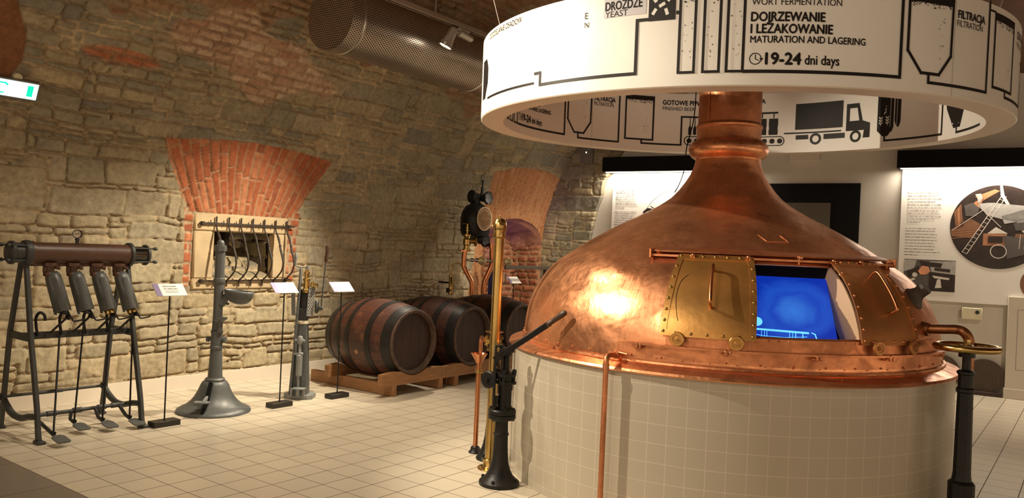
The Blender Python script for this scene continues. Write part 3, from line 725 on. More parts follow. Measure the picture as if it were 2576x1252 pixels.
# niche with brick back
nc = bpy.data.objects.new('niche_1', None); COL.objects.link(nc); nc.location = (-2.4, 6.16, 0); struct(nc)
def build_niche():
    ys = np.arange(5.35, 6.82, .014); zs = np.arange(0, 1.9, .014); Y, Z = np.meshgrid(ys, zs)
    h, st, c, cr = courses(Y, Z, 5, 7.5, 0, 2, (.075, .10), (.16, .27), 71, 0, .02, .028, .02, fixed=True, pal=[(.27, .085, .045), (.36, .13, .065), (.20, .065, .04), (.32, .11, .055)])
    C = c * st[..., None] + np.array((.36, .20, .115)) * (1 - st[..., None])
    o = grid_mesh('brick_back', np.stack([-2.44 + h + 0 * Y, Y, Z], -1), C); o.parent = nc; o.location = -nc.location
    # soffit and jambs follow the arch, narrowing towards the back
    yy = np.concatenate([[NIC[0]] * 110, NIC[0] + (NIC[1] - NIC[0]) * (1 - np.cos(np.linspace(0, PI, 60))) / 2, [NIC[1]] * 110])
    zt = np.concatenate([np.linspace(0, NIC[2], 110), niche_top(yy[110:170]), np.linspace(NIC[2], 0, 110)])
    ts = np.linspace(0, 1, 34); A, T_ = np.meshgrid(np.arange(280), ts, indexing='ij'); B = XW + .03 - T_ * .36
    n1 = fbm(A * .03, B, 6, 72, 4) * .05 * sst(0, .15, T_); sh = .16 * T_
    Yy = yy[A]; Zz = zt[A]; cy = (Yy - 6.125) / .675; C = np.array((.30, .135, .085)) * (.6 + .8 * fbm(A * .05, B * 2, 3, 73, 3)[..., None])
    hb, sb, cb, kb_ = courses(T_ * .40 + A * 0, Zz, -1, 1, 0, 2, (.075, .10), (.12, .2), 74, 0, .018, .026, .016, fixed=True, pal=[(.27, .085, .045), (.36, .13, .065), (.20, .065, .04), (.32, .11, .055)])
    low = 1 - sst(1.38, 1.52, Zz); Cb = cb * sb[..., None] + np.array((.38, .22, .12)) * (1 - sb[..., None]); C = C * (1 - low[..., None]) + Cb * low[..., None]; n1 = n1 * (1 - low) + low * (hb * 1.2 + .01) * sst(0, .08, T_)
    o = grid_mesh('arch_soffit', np.stack([B, Yy - cy * (sh + n1), np.where(Zz > 1.45, Zz - (sh * 1.2 + n1) * sst(1.4, 1.6, Zz), Zz)], -1), C); o.parent = nc; o.location = -nc.location
build_niche()
# ------------------------------------------------------------------ brew kettle
TC = Vector((2.539, 2.232, 0)); E0 = Vector((.36691, -.93026, 0)); E1 = Vector((.93026, .36691, 0))
def kp(phi, r, z): a = R(phi); return TC + E0 * (r * math.cos(a)) + E1 * (r * math.sin(a)) + Vector((0, 0, z))
KPR = [(.82, 1.312), (.87, 1.309), (.93, 1.305), (1.0, 1.295), (1.06, 1.281), (1.11, 1.263), (1.16, 1.242), (1.21, 1.214), (1.26, 1.180), (1.31, 1.138), (1.36, 1.080), (1.40, 1.020), (1.44, .962), (1.48, .905), (1.517, .845), (1.56, .772), (1.60, .702), (1.635, .637), (1.665, .578), (1.70, .510), (1.735, .449), (1.77, .397), (1.80, .357), (1.85, .312), (1.91, .270), (1.96, .240), (2.018, .218), (2.06, .209)]
KZ = np.array([a for a, q in KPR]); KR = np.array([q for a, q in KPR])
def kr(z): return float(np.interp(z, KZ, KR))
def kn(z):
    dr = (kr(z + .01) - kr(z - .01)) / .02; q = math.hypot(1, dr); return 1 / q, -dr / q      # outward (r, z)
def ks(phi, z, off=0.): nr, nz = kn(z); return kp(phi, kr(z) + off * nr, z + off * nz)
K = thing('brew_kettle', 'large copper brew kettle with domed top and tall neck on a round white-tiled base', 'brew kettle', TC)
PHI0 = math.atan2(E0.y, E0.x)
b = MB(); b.lathe([(1.38, 0), (1.38, .80)], TC, n=160, uvr=1.38); kb = b.build('tiled_base', 'tiles', K)
b = MB(); b.lathe([(1.30, .80), (1.385, .797), (1.402, .792), (1.408, .80), (1.402, .812), (1.335, .832), (1.320, .838)], TC, n=160)
b.lathe([(1.320, .834), (1.327, .842), (1.324, .852), (1.312, .853)], TC, n=160)
for k in range(60):
    ph = -177 + k * 6 + 1
    p = kp(ph, 1.310, .872); d = kp(ph, 2, .872) - p; b.sph(p, .0065, 8)
b.build('flange', 'copper', K)
def dome():
    n = 300; zs = list(np.linspace(.83, 1.0, 6)) + list(np.arange(1.022, 1.39, .0242)) + list(np.arange(1.40, 2.07, .012))
    zs = sorted(set(round(float(z), 4) for z in zs) | {1.022, 1.385}); vs = []; fs = []
    for z in zs:
        for k in range(n): vs.append(kp(k * 360 / n - 180, kr(z), z))
    for i in range(len(zs) - 1):
        zc = (zs[i] + zs[i + 1]) / 2
        for k in range(n):
            ph = (k + .5) * 360 / n - 180
            if 1.022 < zc < 1.385 and 7.2 < ph < 33.6: continue
            fs.append((i * n + k, i * n + (k + 1) % n, (i + 1) * n + (k + 1) % n, (i + 1) * n + k))
    m = MB(); m.v = [tuple(v) for v in vs]; m.f = fs; o = m.build('dome', 'copper', K, 60)
    sd = o.modifiers.new('thickness', 'SOLIDIFY'); sd.thickness = .008; sd.offset = -1
    return o
dome()
b = MB(); b.lathe([(.209, 2.05), (.214, 2.065), (.236, 2.075), (.254, 2.10), (.259, 2.128), (.252, 2.155), (.232, 2.178), (.214, 2.186), (.209, 2.20), (.209, 2.262), (.216, 2.268), (.217, 2.282), (.210, 2.288), (.206, 2.30)], TC, n=72); b.build('neck_collar', 'copper', K)
b = MB(); b.lathe([(.206, 2.285), (.204, 2.30), (.204, 3.68)], TC, n=72)
b.bar(kp(-40, .205, 2.3), kp(-40, .205, 3.6), .012, .006); b.build('chimney', 'copper_dark', K)
def patch(m, p0, p1, z0, z1, off, th, n=14, zn=14, q0=None, q1=None):
    """curved plate lying on the dome; q0, q1: angles at the upper edge"""
    q0 = p0 if q0 is None else q0; q1 = p1 if q1 is None else q1
    vs = []; fs = []
    for lay in (off, off + th):
        for i in range(zn + 1):
            t = i / zn; z = z0 + (z1 - z0) * t
            for k in range(n + 1):
                ph = (p0 + (q0 - p0) * t) + ((p1 + (q1 - p1) * t) - (p0 + (q0 - p0) * t)) * k / n
                vs.append(ks(ph, z, lay))
    w = n + 1; L = w * (zn + 1)
    for i in range(zn):
        for k in range(n):
            a = i * w + k; fs.append((a, a + w, a + w + 1, a + 1)); fs.append((L + a, L + a + 1, L + a + w + 1, L + a + w))
    for i in range(zn): fs.append((i * w, L + i * w, L + (i + 1) * w, (i + 1) * w)); fs.append((i * w + n, (i + 1) * w + n, L + (i + 1) * w + n, L + i * w + n))
    for k in range(n): fs.append((k, k + 1, L + k + 1, L + k)); fs.append((zn * w + k, L + zn * w + k, L + zn * w + k + 1, zn * w + k + 1))
    return m.add(vs, fs)
def sweep(m, sec, p0, p1, n=60, caps=True):
    """cross-section (r, z) swept round the kettle"""
    c = len(sec); vs = [kp(p0 + (p1 - p0) * k / n, r, z) for k in range(n + 1) for r, z in sec]
    fs = [(k * c + j, k * c + (j + 1) % c, (k + 1) * c + (j + 1) % c, (k + 1) * c + j) for k in range(n) for j in range(c)]
    if caps: fs += [tuple(range(c - 1, -1, -1)), tuple(range(n * c, n * c + c))]
    return m.add(vs, fs)
# track plate, lower rail and its brackets, hood strip and upper rail
b = MB(); sweep(b, [(1.312, .872), (1.318, .872), (1.313, .940), (1.305, .940)], -24, 64.5); sweep(b, [(1.306, .938), (1.313, .938), (1.306, 1.012), (1.298, 1.012)], -12, 64.5)
for k in range(12): b.sph(kp(-20 + k * 7.2, 1.320, .878), .0055, 8)
for ph in (10.5, 15, 28, 12.6, 30.5): b.sph(kp(ph, 1.305, 1.003), .006, 8)
b.build('track_plate', 'copper_dark', K)
b = MB(); sweep(b, [(1.325, .936), (1.350, .936), (1.350, .948), (1.325, .948)], -20.6, 63.8); b.build('lower_rail', 'copper_dark', K)
for ph in (-18.2, 1.4, 20.5, 38.9, 61.8):
    b = MB(); p = kp(ph, 1.330, .925); rot = Matrix((kp(ph + 90, 1, 0) - TC, kp(ph, 1, 0) - TC, Vector((0, 0, 1)))).transposed()
    b.box(p, (.045, .03, .012), rot, .002); b.box(kp(ph, 1.345, .932), (.016, .014, .03), rot, .002); b.box(kp(ph + .9, 1.345, .93), (.012, .014, .022), rot, .002); b.build('rail_bracket', 'copper_dark', K)
b = MB(); sweep(b, [(.962, 1.452), (.966, 1.457), (1.040, 1.438), (1.046, 1.430), (1.040, 1.428), (.966, 1.446)], -22.3, 66); b.build('hood_strip', 'copper_dark', K)
b = MB(); sweep(b, [(1.022, 1.404), (1.050, 1.404), (1.050, 1.416), (1.022, 1.416)], -21.8, 66)
for ph in (-21.9, 66): 
    rot = Matrix((kp(ph + 90, 1, 0) - TC, kp(ph, 1, 0) - TC, Vector((0, 0, 1)))).transposed(); b.box(kp(ph, 1.03, 1.42), (.014, .07, .05), rot, .002)
for ph in (22, 60): b.box(kp(ph, 1.045, 1.428), (.022, .05, .016), Matrix((kp(ph + 90, 1, 0) - TC, kp(ph, 1, 0) - TC, Vector((0, 0, 1)))).transposed(), .002); b.cyl(kp(ph, 1.045, 1.39), kp(ph, 1.045, 1.425), .006)
b.build('upper_rail', 'copper_dark', K)
def door(name_mat, strip_mat, q, riv_mat, label, left):
    p0, p1 = q; b = MB(); patch(b, p0, p1, 1.0, 1.396, .020, .006, q0=p0 + .3, q1=p1 + .9)
    d = b.build('sliding_door', name_mat, K, 50); d['label'] = label
    w = 1.35
    b = MB(); patch(b, p0, p0 + w, 1.0, 1.396, .026, .004, n=2, q0=p0 + .3, q1=p0 + w + .6); patch(b, p1 - w, p1, 1.0, 1.396, .026, .004, n=2, q0=p1 - w + .6, q1=p1 + .9)
    patch(b, p0, p1, .992, 1.022, .0262, .004, zn=2); patch(b, p0, p1, 1.372, 1.398, .0262, .004, zn=2, q0=p0 + .3, q1=p1 + .9)
    b.cur = 1
    for i in range(8):
        z = 1.012 + i * .0535; t = (z - 1.0) / .396
        b.sph(ks(p0 + w / 2 + .3 * t, z, .031), .0085, 10); b.sph(ks(p1 - w / 2 + .75 * t, z, .031), .0085, 10)
    for i in range(1, 6):
        ph = p0 + (p1 - p0) * i / 6; b.sph(ks(ph, 1.007, .031), .0085, 10); b.sph(ks(ph + .5, 1.386, .031), .0085, 10)
    b.build('border_strip', [strip_mat, riv_mat], d, 50)
    pc = p0 + (p1 - p0) * .52
    b = MB(); ht, hb = 1.318, 1.142
    b.tube([ks(pc, ht, .02), ks(pc, ht - .002, .07), ks(pc, ht - .016, .086), ks(pc - .1, (ht + hb) / 2, .088), ks(pc, hb + .016, .086), ks(pc, hb + .002, .07), ks(pc, hb, .02)], .0085, 12, smooth=5)
    hd = b.build('handle', 'copper_pipe', d, 60)
    for f in (.20, .80):
        ph = p0 + (p1 - p0) * f; c = kp(ph, 1.345, .984); o = (kp(ph, 2, .984) - c).normalized()
        b = MB(); b.lathe([(.0, -.008), (.036, -.008), (.038, -.005), (.038, .005), (.035, .008), (.022, .008), (.020, .005), (.012, .005), (.012, .011), (.006, .012), (.006, .02), (0, .02)], c, o, 28)
        b.build('wheel', strip_mat, d)
    for f in (.22, .97) if left else (.05, .62):
        ph = p0 + (p1 - p0) * f; b = MB(); b.cyl(kp(ph, 1.02, 1.40), kp(ph, 1.07, 1.42), .006); b.sph(kp(ph, 1.062, 1.418), .013, 14); b.sph(kp(ph + .5, 1.066, 1.405), .008, 10); b.build('guide_knob', 'copper_pipe', d)
    return d
door('brass_door', 'brass_door', (-13.2, 7.6), 'brass', 'brass-yellow sliding door left of the opening', True)
door('copper_door', 'copper_door', (31.9, 50.5), 'copper_dark', 'brown sliding door right of the opening', False)
# arc scratched on the left door
b = MB(); b.tube([ks(-8.6 + .0, 1.296, .0262), ks(-10.0, 1.265, .0262), ks(-10.6, 1.215, .0262), ks(-10.5, 1.16, .0262), ks(-9.9, 1.10, .0262), ks(-9.4, 1.065, .0262)], .0016, 5, smooth=5); b.build('door_scratch', 'iron', K)
# name plate outline hammered into the dome
b = MB()
for a, c in (((13.4, 1.548), (15.6, 1.512)), ((22.6, 1.548), (24.2, 1.512)), ((15.6, 1.512), (24.2, 1.512))):
    b.tube([ks(a[0] + (c[0] - a[0]) * t, a[1] + (c[1] - a[1]) * t, .001) for t in (0, .5, 1)], .0028, 6)
b.build('plate_outline', 'copper', K)
# vent stub and outlet pipe on the right flank
b = MB(); p = ks(60, 1.235, -.01); nr, nz = kn(1.235); q = p + (kp(60, 1, 0) - TC) * nr * .075 + Vector((0, 0, nz * .075 + .015))
b.lathe([(.075, 0), (.062, .012), (.045, .03), (.036, .05)], p, q - p, 24); b.cyl(p + (q - p) * .45, q + (q - p) * .15, .036, .038, 8); b.build('vent_stub', 'iron_brown', K)
b = MB(); e = Vector((3.995, 2.005, 0))
P0 = ks(58, 1.075, -.02); T1 = P0 + (kp(58, 1, 0) - TC) * .03
b.tube([P0, P0.lerp(Vector((e.x, e.y, 1.083)), .45), P0.lerp(Vector((e.x, e.y, 1.083)), .78), Vector((e.x - .012, e.y - .01, 1.07)), Vector((e.x + .012, e.y, 1.03)), Vector((e.x + .015, e.y, .95)), Vector((e.x + .015, e.y, .60))], .026, 16, smooth=6)
b.cyl(P0, P0 + (kp(58, 1, 0) - TC) * .045, .042, .036, 20); b.build('outlet_pipe', 'old_pipe', K)
# down pipe at the front
b = MB(); q = -23.2
b.tube([kp(q, 1.345, .868), kp(q, 1.405, .872), kp(q, 1.430, .869), kp(q, 1.443, .856), kp(q, 1.446, .835), kp(q, 1.446, .80), kp(q, 1.446, 0)], .0145, 16)
b.cyl(kp(q, 1.335, .868), kp(q, 1.36, .869), .021, n=16); b.cyl(kp(q, 1.446, .83), kp(q, 1.446, .80), .018, n=16); b.tube([kp(q - .6, 1.34, .885), kp(q + 3.0, 1.352, .879)], .005, 8); b.build('drain_pipe', 'copper_dark', K)
# viewing screen inside, black board added as interior darkness, and beige cheek
sc_c = TC + E0 * .995 + E1 * .245 + Vector((0, 0, 1.143)); sc_u = E1; sc_v = (E0 * -.31 + Vector((0, 0, .36))).normalized(); sc_n = sc_u.cross(sc_v)
ms = Matrix((sc_u, sc_v, sc_n)).transposed().to_4x4(); ms.translation = sc_c - TC
me = bpy.data.meshes.new('screen'); me.from_pydata([(-.35, -.24, 0), (.345, -.24, 0), (.300, .232, 0), (-.35, .232, 0), (-.35, -.24, -.02), (.345, -.24, -.02), (.300, .232, -.02), (-.35, .232, -.02)], [], [(0, 1, 2, 3), (4, 7, 6, 5), (0, 4, 5, 1), (1, 5, 6, 2), (2, 6, 7, 3), (3, 7, 4, 0)])
me.materials.append(M['screen']); so = bpy.data.objects.new('screen', me); COL.objects.link(so); so.parent = K; so.matrix_local = ms; so['label'] = 'glowing blue screen seen through the kettle opening'
A = Art()
A.line([(-.165, -.235), (-.16, -.172), (-.145, -.165)], .006); A.line([(.215, -.235), (.20, -.175), (.185, -.168)], .006)
for k in (-.10, -.065, -.05, -.038, .075, .09, .105, .14): A.line([(k, -.175), (k, -.235)], .0025 if abs(k) < .1 else .004)
A.line([(-.13, -.163), (.165, -.170)], .012); A.line([(-.14, -.19), (-.06, -.205), (.05, -.208), (.16, -.195)], .003); A.disc(-.09, -.115, .03, 14)
m = A.mb(lambda u, v: sc_c + sc_u * (u + .03) + sc_v * (v + .03) + sc_n * .002); m.build('screen_graphics', 'screen_hi', K)
b = MB(); t = sc_c + sc_v * .234
for sg, u0, u1 in ((1, -.30, .315),):
    b.add([t + sc_u * u0, t + sc_u * u1, t + sc_u * u1 + Vector((0, 0, .07)) + E0 * .02, t + sc_u * u0 + Vector((0, 0, .07)) + E0 * .02], [(0, 1, 2, 3)])
b.build('interior_dark_board', 'black', K)
b = MB(); poly = [(kr(z) - .012, z) for z in np.linspace(1.005, 1.392, 14)] + [(.985, 1.36), (1.0, 1.23), (1.07, 1.11), (1.135, 1.005)]
e33 = (kp(33, 1, 0) - TC); mt = Matrix((e33, Vector((0, 0, 1)), e33.cross(Vector((0, 0, 1))))).transposed().to_4x4(); mt.translation = kp(33.4, 0, 0)
b.prism(poly, .010, mt); b.build('side_cheek', 'beige', K, recalc=True)

# ------------------------------------------------------------------ hanging ring with the brewing diagram
RC = Vector((2.523, 2.22, 2.258)); RO, RI, RH = 1.638, 1.490, .495
rt = Matrix.Rotation(math.atan(.046 / 1.638), 3, E1)           # the ring hangs a little low towards the visitor
if (rt @ E0).z > 0: rt = rt.transposed()
def rp(phi, r, v): a = R(phi); return RC + rt @ (E0 * (r * math.cos(a)) + E1 * (r * math.sin(a)) + Vector((0, 0, v)))
RG = thing('hanging_ring', 'huge white ring printed with a black brewing diagram hanging round the copper chimney', 'display ring', RC)
def ringwall(m, r0, v0, r1, v1, n=180, flip=False):
    vs = [rp(k * 360 / n, r, v) for r, v in ((r0, v0), (r1, v1)) for k in range(n)]
    fs = [(k, (k + 1) % n, n + (k + 1) % n, n + k) for k in range(n)]
    return m.add(vs, [tuple(reversed(f)) for f in fs] if flip else fs)
b = MB(); ringwall(b, RO, .006, RO, RH); b.build('outer_face', 'white', RG)
b = MB(); ringwall(b, RI, 0, RI, RH, flip=True); b.build('inner_face', 'white', RG)
b = MB(); ringwall(b, RI, 0, RO - .006, 0, flip=True); ringwall(b, RO - .006, 0, RO, .006); ringwall(b, RI, RH, RO, RH); b.build('rim', 'offwhite', RG)
def design(inner):
    A = Art(); G = Art()
    def U(t): return R(t) * (RI if inner else RO) * (1.045 if inner else 1.)
    def rc(t0, v0, t1, v1): A.rect(U(t0), v0, U(t1), v1)
    def ln(pts, w=.0155): A.line([(U(a), q) for a, q in pts], w)
    def tx(s, t0, v, t1, size, bold=.0, lead=None):
        A.put(text2d(s, size, (U(t1) - U(t0)) if t1 is not None else None, bold), U(t0), v)
    rd = random.Random(5)
    def foam(t0, t1, v, n, dv=.03, rr=.0035):
        for k in range(n): A.disc(U(t0 + (t1 - t0) * rd.random()), v - dv * rd.random() ** 2, rr * (.7 + .7 * rd.random()), 9, rr * .45 if rd.random() < .6 else None)
    def bub(t0, t1, v0, v1, n, rr=.003):
        for k in range(n): A.disc(U(t0 + (t1 - t0) * rd.random()), v0 + (v1 - v0) * rd.random(), rr * (.7 + .5 * rd.random()), 9, rr * .5)
    # yeast panel and supply line
    if not inner:
        G.rect(U(-21.8), .362, U(-13.9), .47); tx('DROŻDŻE', -21.5, .398, -14.6, .06, .0016); tx('YEAST', -21.5, .364, -17.2, .042)
        tx('E', -25.9, .375, None, .045); tx('N', -25.9, .33, None, .04)
        tx('ODDZIELANIE OSADÓW', -60, .445, -43, .046)
    rc(-13.4, .322, -8.8, .46)
    for a, q, t in ((-11.1, .396, .5), (-12.4, .424, 2.2), (-9.8, .424, .9), (-12.4, .366, 1.0), (-10.3, .362, 1.9)):
        c = Vector((U(a), q)); d = Vector((math.cos(t), math.sin(t))) * .008; W_ = G2
        W_.line([(c.x - d.x, c.y - d.y), (c.x + d.x, c.y + d.y)], .016)
    rc(-8.7, .345, -8.05, .362)
    ln([(-13.4, .332), (-15.4, .332), (-15.4, .075), (-36.5, .075), (-36.5, .14), (-38, .14)])
    ln([(-38.5, .09), (-60, .09)], .012)
    A.poly([(U(-66), .34), (U(-62), .34), (U(-60.5), .28), (U(-60.5), .19), (U(-63), .10), (U(-66), .10)])
    # three fermentation tubes
    for a in (-8.0, -4.0, -.25):
        ln([(a, .50), (a, .068), (a + 2.55, .068), (a + 2.55, .50)], .0125); rc(a, .425, a + 2.6, .50); foam(a + .3, a + 2.3, .428, 22); bub(a + .5, a + 2.1, .13, .40, 11)
    # brewing box
    tx('FERMENTACJA BRZECZKI,', 3.35, .418, 24.5, .05, .0014); tx('WORT FERMENTATION', 3.35, .372, 17.5, .043)
    tx('DOJRZEWANIE', 3.35, .298, 14.9, .060, .0017); tx('I LEŻAKOWANIE', 3.35, .243, 16.2, .060, .0017); tx('MATURATION AND LAGERING', 3.35, .199, 21.7, .045, .0007)
    A.disc(U(4.25), .125, .0275, 26, .0235); A.line([(U(4.25), .142), (U(4.25), .125), (U(4.75), .117)], .004); A.poly([(U(4.85), .128), (U(5.5), .128), (U(5.2), .115)])
    tx('19-24', 5.85, .100, 11.35, .076, .0028); tx('dni days', 12.0, .101, 17.5, .062, .0010)
    ln([(2.6, .067), (28.1, .067), (28.1, .50)], .0155)
    # filter tank
    ln([(29.4, .50), (29.4, .196), (32.2, .098), (36.0, .098), (38.55, .192), (38.7, .50)], .0145); rc(29.4, .425, 38.7, .50); foam(29.8, 38.4, .43, 70); bub(35.5, 37, .14, .38, 12)
    ln([(33.8, .090), (33.8, .056), (48.9, .056), (48.9, .50)], .0145); rc(39.15, 0.006, 39.2, .50)
    tx('FILTRACJA', 39.9, .382, 47.4, .053, .0015); tx('FILTRATION', 39.7, .342, 46.8, .043)
    # beer tank
    ln([(51.2, .455), (51.2, .092), (60.5, .092), (60.5, .455)], .0145); rc(51.2, .425, 60.5, .462); foam(51.6, 60.1, .43, 70); bub(57, 59, .14, .38, 12)
    ln([(49, .462), (51, .462)], .01)
    ln([(56.8, .086), (56.8, .060), (69.6, .060), (69.6, .300), (78, .300)], .0145)
    tx('GOTOWE PIWO', 63.4, .398, 76.5, .056, .0015); tx('FINISHED BEER', 63.4, .352, 73.6, .043)
    for k in range(6):
        a = 72.3 + k * 1.5; rc(a - .1, .26, a + .1, .30); A.line([(U(a), .262), (U(a), .228)], .007); A.poly([(U(a) - .013, .15), (U(a) + .013, .15), (U(a) + .013, .205), (U(a) + .005, .225), (U(a) - .005, .225), (U(a) - .013, .205)])
    n = 16; v0, hr = .098, .036
    pts = [(U(72) + hr * math.cos(PI / 2 + PI * k / n), v0 + hr * math.sin(PI / 2 + PI * k / n)) for k in range(n + 1)] + [(U(99.5) + hr * math.cos(-PI / 2 + PI * k / n), v0 + hr * math.sin(-PI / 2 + PI * k / n)) for k in range(n + 1)]
    A.line(pts, .007, True)
    for k in range(13): A.disc(U(72.2 + k * 2.28), v0, .021, 16)
    tx('DYSTRYBUCJA', 82.6, .412, 94.9, .056, .0015)
    rc(88, .325, 98.8, .340)
    for a in (92.8, 96.2):
        rc(a + 1.2, .29, a + 1.5, .33); q = U(a); w = U(a + 2.6) - q; A.poly([(q, .15), (q + w, .15), (q + w * 1.03, .175), (q + w * .98, .205), (q + w * 1.03, .235), (q + w, .285), (q, .285), (q - w * .03, .235), (q + w * .02, .205), (q - w * .03, .175)])
    # lorry
    ln([(101, .158), (117.6, .158)], .012); rc(104, .185, 118.2, .395)
    A.poly([(U(104.3), .105), (U(108), .105), (U(108), .14), (U(104.3), .14)]); A.poly([(U(112.6), .10), (U(119), .10), (U(119), .14), (U(112.6), .14)])
    for c in (110.2, 122.3): A.disc(U(c), .105, .046, 24, .027)
    for t in ([(119.4, .09), (119.4, .35), (123.2, .35), (123.2, .33), (120.2, .33), (120.2, .22), (119.4, .22)],):
        pass
    A.poly([(U(119.3), .15), (U(126.7), .15), (U(126.7), .20), (U(124.2), .225), (U(119.3), .225)]); A.poly([(U(124.6), .09), (U(126.7), .09), (U(126.7), .15), (U(124.9), .15)])
    A.poly([(U(119.3), .225), (U(120.3), .225), (U(120.3), .36), (U(119.3), .36)]); A.poly([(U(120.3), .325), (U(122.7), .325), (U(123.1), .36), (U(120.3), .36)]); A.poly([(U(123.3), .225), (U(124.3), .225), (U(123.1), .36), (U(122.6), .33)])
    # malt silos
    for a, v in ((129, .0), (132.3, .03), (134.6, .06)):
        w = 4.6 if a == 129 else 2.0
        A.poly([(U(a), .46), (U(a), .13 + v), (U(a + w * .4), .085 + v), (U(a + w * .75), .085 + v), (U(a + w), .12 + v), (U(a + w), .46)])
    for cu, cv in ((131.3, .27), (130.2, .19), (132.3, .19)):
        G2.line([(U(cu), cv - .025), (U(cu), cv + .04)], .003)
        for k in range(3):
            for sg in (-1, 1): G2.line([(U(cu) + sg * .004, cv - .012 + k * .02), (U(cu) + sg * .013, cv - .002 + k * .02)], .007)
    for a in (133.7, 135.9): G2.line([(U(a) - .012, .15), (U(a) - .012, .45)], .003)
    ln([(131.5, .08), (131.5, .053), (152, .042), (152, .46)], .0145)
    A.poly([(U(153.6), .24), (U(154, ), .20), (U(157.2), .066), (U(160.2), .066), (U(163), .24)])
    for i in range(4):
        for j in range(7 - i): G2.disc(U(155.6 + j * .9 + i * .45), .185 - i * .03, .0055, 8)
    ln([(158.6, .062), (158.6, .034), (173, .034)], .0145)
    return A, G
for inner in (False, True):
    G2 = Art(); A, G = design(inner)
    if inner: fn = lambda o: (lambda u, v: rp(-(92.6 + math.degrees(u / RI)), RI - o, v))
    else: fn = lambda o: (lambda u, v: rp(math.degrees(u / RO), RO + o, v))
    nm = 'inner' if inner else 'outer'
    bb = A.mb(fn(.003)); bb.cur = 1; G2.mb(fn(.0042), into=bb); bb.build(nm + '_diagram', ['ink', 'white'], RG)
    if G.f: G.mb(fn(.002)).build('yeast_label_panel', 'box_light', RG)
for ph, dz in ((-62, -1), (61, 1), (178, 0)):
    b = MB(); p = rp(ph, 1.55, RH + .004); q = RC + (p - RC) * 1.16; b.tube([p, Vector((q.x, q.y, 3.55))], .003, 6); tag(b.build('suspension_cable', 'steel'), {-62: 'thin steel cable rising from the left edge of the printed ring up to the vault', 61: 'thin steel cable from the right edge of the printed ring up to the vault', 178: 'thin steel cable from the far side of the printed ring up to the vault'}[ph], 'cable', 'steel cables holding the ring')
# ------------------------------------------------------------------ four-station filling bench at the left
BX = -1.27
T = thing('filling_bench', 'grey and brown four-station bottle filling bench with pedals, leftmost exhibit by the stone wall', 'filling machine', (BX, -.17, 0))
def legpath(front): return [(-1.265, 1.165), (-1.145, .675), (-1.075, .45), (-1.005, .21), (-.975, .06), (-.962, .012)] if front else [(-1.345, 1.165), (-1.475, .675), (-1.51, .40), (-1.532, .20), (-1.555, .06), (-1.565, .012)]
for y in (-.515, .18):
    for fr in (True, False):
        b = MB(); P = legpath(fr); sg = 1 if fr else -1
        w = [.020, .022, .022, .021, .022, .026]
        sec = []
        for (x, z), q in zip(P, w): sec += [Vector((x - q, y - .011, z)), Vector((x + q, y - .011, z)), Vector((x + q, y + .011, z)), Vector((x - q, y + .011, z))]
        fs = [(i * 4 + k, i * 4 + (k + 1) % 4, i * 4 + 4 + (k + 1) % 4, i * 4 + 4 + k) for i in range(5) for k in range(4)] + [(3, 2, 1, 0), (20, 21, 22, 23)]
        b.add(sec, fs); b.box((P[-1][0] + sg * .012, y, .010), (.085, .05, .02), b=.004); b.build('leg', 'grey_dark', T, recalc=True)
    b = MB(); b.box((-1.31, y, .668), (.36, .016, .05), b=.003)
    b.build('crosspiece', 'grey_dark', T)
    b = MB(); b.tube([(-1.535, y, .215), (-1.47, y, .165), (-1.36, y, .125), (-1.24, y, .122), (-1.12, y, .150), (-1.0, y, .165)], [.020, .024, .022, .022, .022, .020], 10, smooth=4); b.cyl((-1.535, y, .215), (-1.56, y, .225), .026); b.build('stretcher', 'grey_dark', T)
b = MB(); b.box((-1.235, -.17, .675), (.05, .70, .045), b=.003)
for k in range(9): b.cyl((-1.209, -.47 + k * .075, .675), (-1.203, -.47 + k * .075, .675), .007, n=8)
b.build('beam', 'grey_dark', T)
b = MB(); b.cyl((BX, -.495, 1.236), (BX, .175, 1.236), .074, n=40); b.box((BX, -.16, 1.158), (.05, .66, .022), b=.004); b.cyl((BX, -.50, 1.236), (BX, -.475, 1.236), .082, n=40); b.build('tank', 'brown_paint', T)
b = MB(); b.lathe([(0, -.635), (.060, -.632), (.078, -.618), (.080, -.60), (.068, -.592), (.066, -.545), (.084, -.535), (.088, -.515), (.084, -.497), (.07, -.495)], (BX, 0, 1.236), (0, 1, 0), 36)
b.build('end_cap', 'grey_dark', T)
b = MB(); b.lathe([(.07, .172), (.088, .176), (.090, .196), (.078, .204), (.066, .206)], (BX, 0, 1.236), (0, 1, 0), 36)
b.lathe([(.064, .204), (.064, .305)], (BX + .0, 0, 1.236), (0, 1, 0), 6); b.lathe([(0, .330), (.068, .328), (.078, .318), (.078, .306), (.066, .302)], (BX, 0, 1.236), (0, 1, 0), 36); b.build('sight_frame', 'grey_dark', T)
b = MB(); b.lathe([(.064, .204), (.064, .305)], (BX, 0, 1.236), (0, 1, 0), 36); b.build('sight_glass', 'glass', T)
for y0, y1, s in ((-.655, -.52, -1), (.19, .37, 1)):
    for a in (40, 140, 220, 320):
        x = BX + .078 * math.cos(R(a)); z = 1.236 + .078 * math.sin(R(a)); ye = y1 if s > 0 else y0; yo = y0 if s > 0 else y1
        b = MB(); b.cyl((x, yo, z), (x, ye, z), .0055, n=10); b.cyl((x, ye - s * .018, z), (x, ye, z), .013, n=14); b.box((x, ye - s * .03, z), (.034, .008, .012), b=.002); b.build('tie_rod', 'grey_dark', T)
